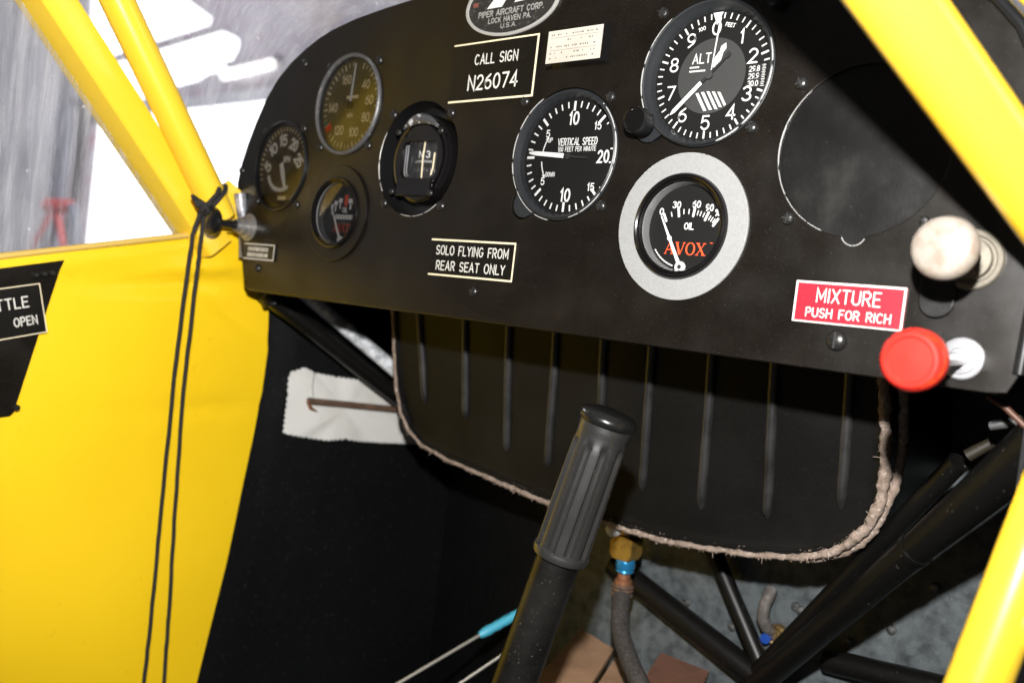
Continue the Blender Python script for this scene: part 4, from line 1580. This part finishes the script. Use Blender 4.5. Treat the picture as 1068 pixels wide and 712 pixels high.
def btube(a, b, r, label, base=None, m=TUBEB, ra=None):
    o = MB().tube([a, a.lerp(b, .33), a.lerp(b, .66), b], [r, r, r, ra or r], m, 24).build('frame_tube', base=base or a)
    return tag(o, label, 'frame tube', tubeset)


e = at(1090, 457, 0, 266)
btube(N, e, 9.0, 'thick black tube running down left from the panel right corner', ra=12.5)
tj = MB().tube([N.lerp(e, .66), N.lerp(e, .672)], 9.9, TUBEB, 24).build('weld_collar', base=N.lerp(e, .66))
tag(tj, 'thin raised black collar around the thick right tube', 'collar')
btube(at(775, 715, 1, 228), at(1000, 481, 1, 120), 6.2, 'slimmer black tube just above the thick right tube')
btube(at(800, 714, 1, 220), at(640, 588, 1, 232), 10, 'black tube sloping up left behind the hose')
btube(at(797, 700, 1, 222), at(738, 560, 1, 235), 7, 'thin steep black tube standing on the tube junction')
btube(at(1010, 724, 1, 222), at(862, 688, 1, 234), 9, 'short black bar lying low at the bottom right')
# left pair
btube(at(276, 304, 0, -372), at(424, 420, 0, -345), 9.5, 'black tube slanting across the white cloth patch')
btube(at(318, 306, 0, -362), at(424, 396, 0, -335), 7.0, 'scuffed and highlighted grey tube beside the slanting black one', m=TUBEG)
ring = MB().tube([at(283, 307, 0, -370), at(287, 316, 0, -368)], 11.5, TUBEB, 20).build('tube_clamp', base=at(283, 310, 0, -370))
tag(ring, 'short black sleeve where the slanting tube leaves the yellow wall', 'clamp')

# white cloth patch with pinked edge, and the rod across it
pk = [(302, 388), (318, 383), (330, 389), (352, 393), (375, 396), (400, 404), (422, 412), (436, 438), (440, 463), (410, 462), (380, 460.5), (360, 458), (340, 459), (318, 456), (296, 452), (297, 430), (300, 410)]
PX = WX + 9


def wallpt(x, y, o=3.0):
    p = at(x, y, 0, WX)
    for _ in range(3):
        p = at(x, y, 0, WX - 1.6 + 0.12 * max(0, p.y - 60) + o)
    return p


mb = MB()
ring3 = [wallpt(x, y, 3.2) for x, y in pk]
cen = sum(ring3, Vector()) / len(ring3)
zig = []
for a, b in zip(ring3, ring3[1:] + ring3[:1]):
    n = max(2, int((b - a).length / 2.6))
    for i in range(n):
        p = a.lerp(b, i / n)
        zig.append(p + (p - cen).normalized() * (0.9 if i % 2 else -0.9))
nz_ = len(zig)
vs = [cen + Vector((1.5, 0, 0))] + [cen.lerp(p, .55) + Vector((1.0 + 1.4 * math.sin(p.y * .09) * math.cos(p.z * .11), 0, 0)) for p in zig] + [p + Vector((.9 * math.sin(p.y * .2 + p.z * .13), 0, 0)) for p in zig]
fs = [(0, 1 + i, 1 + (i + 1) % nz_) for i in range(nz_)] + [(1 + i, 1 + nz_ + i, 1 + nz_ + (i + 1) % nz_, 1 + (i + 1) % nz_) for i in range(nz_)]
mb.add(vs, fs, CLOTH)
mb.tube([wallpt(328, 388, 5.5), wallpt(326, 402, 5.6), wallpt(327, 416, 5.6)], .4, GREYINK, 5)
tag(mb.build('cloth_patch', base=cen, sharp=60), 'white cloth patch with zigzag edge on the black lining', 'patch')
mb = MB()
r0 = wallpt(322, 418, 6)
r1 = wallpt(425, 428, 10)
mb.tube([r0 + (r0 - r1).normalized() * 1, r0, r0.lerp(r1, .5), r1, r1 + (r1 - r0) * .4], 3.4, RUST, 14)
mb.tube([r0, r0 + Vector((0, 3, -7)), r0 + Vector((0, 12, -11))], [2.6, 2.0, .6], COPPER, 8)
tag(mb.build('hooked_rod', base=r0), 'brown rod with a bent end lying across the white cloth patch', 'rod')

# control stick
s0, s1 = q(638, 427, 497), q(584.5, 577, 509)
dS = (s1 - s0).normalized()
st = thing('control_stick', 'black control stick with a fluted rubber grip', 'control stick', s1 + dS * 260)
f_up = -dS
bx = f_up.cross(Vector((0, 1, 0))).normalized()
by = f_up.cross(bx)
sf = lambda x, y, z: s0 + bx * x + by * y - f_up * z       # local z = distance down the grip
Lg = (s1 - s0).length
mb = MB()
seg = 120


def grip_r(zz, a):
    if zz < 14:
        base = 14.6
    else:
        base = 14.3 + 0.5 * (zz - 14) / (Lg - 14)
    if zz > 18:
        k = min(1, (zz - 18) / 5)
        c = math.cos(a * 9)
        base += k * (-2.9 * (1 / (1 + math.exp(9 * (c + .35)))) + .55)
    return base


prof = [5, 8, 11, 12.5, 14, 16, 18, 19.5, 21, 23, 25] + [25 + (Lg - 28) * i / 14 for i in range(1, 15)]
vs, fs = [], []
for zz in prof:
    for i in range(seg):
        a = 2 * PI * i / seg
        r = grip_r(zz, a)
        vs.append(sf(r * math.cos(a), r * math.sin(a), zz))
n = len(prof)
for k in range(n - 1):
    for i in range(seg):
        j = (i + 1) % seg
        fs.append((k * seg + i, k * seg + j, (k + 1) * seg + j, (k + 1) * seg + i))
fs.append(tuple(range(seg)))
mb.add(vs, fs, RUBB)
mb.build('rubber_grip', st, sharp=50)
mb = MB()
mb.lathe([(0.02, 0.2), (6, 0.4), (11, 1.0), (14, 2.0), (15.8, 3.6), (16.3, 5.4), (15.9, 7.4), (14.7, 8.6), (13, 8.8)], sf, mat('glossy rubber cap', (.006, .006, .006), .26, bump=(300, .2, .1), dust=(600, (.15, .14, .12), .68, .4)), 64)
mb.build('end_cap', st, sharp=60)
mb = MB()
mb.lathe([(14.4, Lg - 4), (16.0, Lg - 3), (16.4, Lg - 1), (15.8, Lg + 1.2), (13, Lg + 2)], sf, RUBB, 64)
mb.build('grip_flange', st)
mb = MB()
mb.lathe([(12.6, Lg), (12.6, Lg + 40), (12.8, Lg + 120), (12.8, Lg + 280)], sf, SHAFT, 48)
mb.build('shaft', st)

# gascolator valve and hose
vc = at(653, 570, 1, 175)
tv = thing('fuel_hose', 'grey rubber hose hanging from a brass valve with a blue collar', 'hose', vc)
mb = MB()
hx = PF(vc.x, vc.z, 175)
mb.prism([(x_ * .86, y_ * .86) for x_, y_ in [(-12, -6), (-8, -11), (9, -11), (12, -5), (12, 8), (8, 11), (-7, 11), (-12, 5)]], hx, -8, 8, BRASS)
mb.tube([(vc.x, 175, vc.z + 10), (vc.x - 2, 176, vc.z + 30)], 7, BRASS, 14)
mb.build('valve', tv, sharp=30)
mb = MB()
vcz = at(652, 590, 1, 175)
zf = lambda c, r, up_: (lambda x, y, z: Vector((c.x + x, c.y + y, c.z + z)))
fz = lambda x, y, z: Vector((vcz.x + x, 175 + y, vcz.z + z))
mb.lathe([(5, 8), (7, 6), (7.9, 4), (8, 0), (7.2, -2.5), (7.6, -4), (5, -6)], fz, BLUE, 20)
mb.build('collar', tv, sharp=20)
mb = MB()
mb.lathe([(5.2, -5), (5.2, -10), (7.2, -11), (7.2, -17), (6, -18)], fz, COPPER, 18)
mb.lathe([(7.2, -14), (8.6, -15), (9.4, -16), (7.8, -17.5), (9.2, -19), (7.8, -21), (9.2, -23), (8, -25)], fz, mat("clamp rust", (.16, .10, .07), .5, metal=.5, bump=(300, .8, .5)), 20)
mb.build('hose_clamp', tv)
mb = MB()
hp = [at(x, y, 1, 175 - 10 * k) for k, (x, y) in enumerate([(649, 616), (647, 632), (646, 650), (650, 670), (657, 690), (667, 712), (680, 740)])]
hp2 = []
for i in range(len(hp) - 1):
    for k in range(6):
        hp2.append(hp[i].lerp(hp[i + 1], k / 6))
hp2 = [hp2[0]] + [(hp2[i - 1] + hp2[i] * 2 + hp2[i + 1]) / 4 for i in range(1, len(hp2) - 1)] + [hp2[-1]]
mb.tube(hp2, [7.0 * (1 + .03 * (i % 2)) for i in range(len(hp2))], HOSEM, 22, jitter=.02)
mb.build('hose', tv, sharp=60)
mb = MB()
bp = at(642, 551, 1, 150)
mb.lathe([(6, 0), (6, 5), (4, 8), (0.02, 9)], PF(bp.x, bp.z, 150), ENGR, 12)
tag(mb.build('fastener', base=bp), 'pale lumpy fastener under the tan edging beside the stick grip', 'fastener')

# cables with a blue sleeve
ta = thing('control_cable', 'thin grey cable ending in a blue sleeve left of the stick', 'cable', at(415, 712, 0, -200), 'cables in the footwell')
a0, a1, a2 = at(395, 724, 0, -200), at(500, 662, 0, -175), at(545, 637, 0, -160)
MB().tube([a0, a1, a2], 1.5, WIREM, 10).build('wire', ta)
n_ = 10
MB().tube([a1.lerp(a2, i / n_) for i in range(n_ + 1)], [3.0] + [4.6 if i % 2 else 4.1 for i in range(n_ - 1)] + [4.0], CYAN, 14).build('sleeve', ta)
tag(MB().tube([at(465, 722, 0, -150), at(530, 678, 0, -130)], 1.4, WIREM, 10).build('control_cable', base=at(465, 722, 0, -150)),
    'thin grey cable just below the blue-sleeved one', 'cable', 'cables in the footwell')

# floor boards and brown board
fz0 = -452


def board(pxs, z, th, material):
    pts = [at(x, y, 2, z) for x, y in pxs]
    return MB().prism([(p.x, p.y) for p in pts], lambda x, y, zz: Vector((x, y, z + zz)), -th, 0, material)


tag(board([(606, 655), (640, 676), (612, 720), (540, 720), (575, 690)], -372, 4, WOOD).build('floor_board', base=(-130, 180, -372), smooth=False),
    'tan wooden floor board in the footwell beside the stick', 'floor board')
tag(board([(642, 685), (662, 690), (668, 730), (612, 730)], -370, 4, WOOD).build('floor_board', base=(-90, 180, -372), smooth=False),
    'small tan board end partly hidden by the hose', 'floor board')
tag(board([(700, 664), (744, 690), (725, 730), (668, 730), (676, 700)], -364, 4, BRICKR).build('brown_board', base=(-60, 200, -366), smooth=False),
    'reddish brown flat board below the black junction tubes', 'board')
mb = MB()
mb.box((-60, 200, -580), (700, 640, 20), BLKF)
tag(mb.build('footwell_floor', base=(-60, 200, -580)), 'dark floor pan at the bottom of the footwell', 'floor')

# little fittings on the right, above the thick tube
p = at(1047, 440, 1, 60)
tag(MB().tube([p + Vector((-6, 0, -3)), p + Vector((8, 0, 2))], [2.2, 3.0], mat('grubby steel', (.12, .12, .12), .4, metal=.6), 12).build('cable_end', base=p), 'small silver fitting beside the panel right corner', 'fitting')
p = at(1048, 424, 1, 30)
tag(MB().tube([p + Vector((-8, 0, 4)), p, p + Vector((10, 0, -8))], 1.6, mat('tarnished copper', (.07, .03, .017), .5, metal=.2), 10).build('copper_pipe', base=p), 'thin bent copper pipe at the panel right corner', 'pipe')
p = at(1025, 468, 1, 100)
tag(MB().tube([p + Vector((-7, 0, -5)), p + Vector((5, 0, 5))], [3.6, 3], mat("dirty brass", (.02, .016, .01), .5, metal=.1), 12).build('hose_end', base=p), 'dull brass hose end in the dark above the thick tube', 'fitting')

# =================================================================== WINDSCREEN AND SIDE WINDOW
mb = MB()
vs = [(WX - 6, -420, -150), (WX - 6, -10, -50), at(212, 215, 0, WX - 6), at(30, -20, 0, WX - 6), (WX - 6, -260, 190), (WX - 6, -420, 190)]
mb.add(vs, [tuple(range(6))], PLEXIW)
tag(mb.build('side_window', base=(WX - 6, -420, -150)), 'scratched clear side window above the yellow wall', 'window')
mb = MB()
low = [(x - (6 if x < -300 else 0), 14, z + 4) for x, z in outline if z > -30 and x < 250]
vs, fs = [], []
low = [None] + low
m_ = len(low)
for i, lp in enumerate(low):
    for k in range(9):
        u = k / 8
        if lp is None:
            vs.append(ca_ + Vector((-8, 6, 6)) + dirA * (u * 420))
            continue
        x, y, z = lp
        tx, ty, tz = -61 + (x + 61) * (1 - .10 * u) - 0, y - 250 * u, z + (330 - z * .5) * u
        if x < -300:
            tx = x + 8 * u
        vs.append((tx, ty, tz))
for i in range(m_ - 1):
    for k in range(8):
        fs.append((i * 9 + k, i * 9 + k + 1, i * 9 + 9 + k + 1, i * 9 + 9 + k))
mb.add(vs, fs, PLEXI)
tag(mb.build('windscreen', base=(-61, 14, 130), sharp=80), 'scratched clear plastic windscreen curving up from the top of the panel', 'windscreen')
mb = MB()
mb.tube([(x + 7, 10, z + 7) for x, z in outline if x > 140 and z > -60], 4.5, YELT, 10)
tag(mb.build('windscreen_strip', base=(240, 10, 70)), 'yellow strip outside the right shoulder of the panel', 'trim')

# =================================================================== HANGAR SEEN THROUGH THE WINDOWS
def hp_(x, y, Y=8000):
    p = at(x, y, 1, Y)
    return (p.x, p.z)


door = [(-19500, -1500), (-8600, -1500), (-8600, 2900), (-19500, 2900)]
sk1 = [(-21500, 4330), (-15500, 4390), hp_(219, 16), hp_(222, 22), hp_(195, 0), hp_(188, -8), (-16400, 5900), (-21500, 5900)]
sk1 = [hp_(90, 66), hp_(219, 26), hp_(221, 19), hp_(196, 1), hp_(186, -10), hp_(90, -10)]
sk2 = [hp_(90, 72), hp_(226, 31), hp_(233, 33), hp_(249, 41), hp_(249, 50), hp_(243, 62), hp_(238, 72), hp_(216, 78), hp_(208, 84), hp_(184, 90), hp_(175, 97), hp_(90, 118)]
hw = thing('hangar_wall', 'grey mauve hangar wall with a bright doorway and lit openings above it', 'wall', (-15000, 8000, -1500))
mb = MB()
plate(mb, [[(-45000, -1600), (9000, -1600), (9000, 9000), (-45000, 9000)], door, sk1, sk2], PF(0, 0, 8000), 0, 120, HWALL, 5)
mb.build('wall_sheet', hw)
mb = MB()
mb.box((-14000, 7980, 2960), (11500, 60, 180), mat("door rail", (.55, .56, .60), .6))
mb.build('door_rail', hw)
hd = thing('sliding_hangar_screen', 'corrugated grey sliding door panel left of the bright doorway', 'door', (-25000, 7700, -1500))
vs, fs = [], []
for i in range(261):
    x = -34000 + 14450 * i / 260
    y = 7700 + 70 * math.sin(i * 2 * PI / 10)
    vs += [(x, y, -1500), (x, y, 8500)]
for i in range(260):
    fs.append((2 * i, 2 * i + 2, 2 * i + 3, 2 * i + 1))
mb = MB()
mb.add(vs, fs, HDOOR)
mb.build('corrugated_sheet', hd, sharp=80)
mb = MB()
mb.box((-19900, 7560, 3500), (620, 120, 10000), mat("door edge post", (.24, .25, .30), .6))
mb.build('edge_post', hd)
mb = MB()
mb.box((-19300, 7600, 3190), (1500, 80, 120), mat("door edge post", (.24, .25, .30), .6))
mb.build('guide_arm', hd)
a, b = hp_(233, 79, 7800), hp_(283, 67, 7800)
sl_ = thing('strip_light', 'single lit strip lamp high on the hangar wall', 'lamp', (a[0], 7800, a[1]))
MB().tube([(a[0], 7800, a[1]), (b[0], 7800, b[1])], 85, LAMPM, 12).build('lamp_tube', sl_)
MB().box(((a[0] + b[0]) / 2, 7900, (a[1] + b[1]) / 2 + 170), (1500, 160, 90), HWALL).build('lamp_housing', sl_)
# red stand
rs = thing('red_stand', 'blurred red frame stand in front of the corrugated hangar door', 'stand', at(60, 262, 1, 7300))
top = at(58, 212, 1, 7300)
for px_ in (34, 66):
    MB().tube([top, at(px_, 258, 1, 7300)], 60, REDM, 10).build('leg', rs)
MB().tube([at(50, 214, 1, 7300), at(73, 216, 1, 7300)], 150, REDM, 12).build('head', rs)
MB().tube([at(76, 214, 1, 7320), at(78, 258, 1, 7320)], 110, mat("blue grey case", (.12, .13, .18), .6), 10).build('post', rs)

mb = MB()
mb.box((-12000, 4000, -1760), (70000, 60000, 120), GREYC)
o = mb.build('ground', base=(0, 0, -1700))
o["kind"] = "structure"
mb = MB()
mb.add([(-60000, 16000, -1600), (30000, 16000, -1600), (30000, 16000, 16000), (-60000, 16000, 16000)], [(0, 1, 2, 3)], SKYM)
o = mb.build('sky', base=(-15000, 16000, -1600))
o["kind"] = "structure"

# =================================================================== LIGHT AND CAMERA
hl = D.lights.new("hangar_fill", 'POINT')          # unseen fill light added to brighten the hangar wall
hl.energy = 2600
hl.shadow_soft_size = 0.4
hl.color = (0.95, 0.93, 1.0)
ho = D.objects.new("hangar_fill", hl)
COL.objects.link(ho)
ho.location = (-16, 1.0, 8.5)

for o in D.objects:
    if "_base" in o:
        del o["_base"]
w = D.worlds.new("World")
scene.world = w
w.use_nodes = True
bg = w.node_tree.nodes["Background"]
bg.inputs["Color"].default_value = (0.95, 0.97, 1.0, 1)
bg.inputs["Strength"].default_value = 0.07

fl = D.lights.new("flash", 'SPOT')                 # the camera's own flash, above the lens
fl.energy = 41
fl.shadow_soft_size = 0.009
fl.spot_size = math.radians(100)
fl.spot_blend = 0.6
fl.color = (1.0, 0.985, 0.96)
fo = D.objects.new("flash", fl)
COL.objects.link(fo)
FLASH = CAM - RY * 110
fo.location = FLASH * S
fo.rotation_euler = RZ.to_track_quat('-Z', 'Y').to_euler()

cd = D.cameras.new("camera")
co = D.objects.new("camera", cd)
COL.objects.link(co)
co.matrix_world = Matrix(((RX.x, -RY.x, -RZ.x, CAM.x * S), (RX.y, -RY.y, -RZ.y, CAM.y * S), (RX.z, -RY.z, -RZ.z, CAM.z * S), (0, 0, 0, 1)))
cd.sensor_width = 36
cd.lens = 36 * FPX / 1068
cd.clip_start = 0.01
cd.clip_end = 200
cd.dof.use_dof = True
cd.dof.focus_distance = 0.545
cd.dof.aperture_fstop = 6.8
scene.camera = co
vs_ = scene.view_settings
vs_.view_transform = 'Standard'
vs_.look = 'None'
vs_.exposure = 0.0
vs_.gamma = 1.0
scene.cycles.max_bounces = 8
scene.cycles.transparent_max_bounces = 12
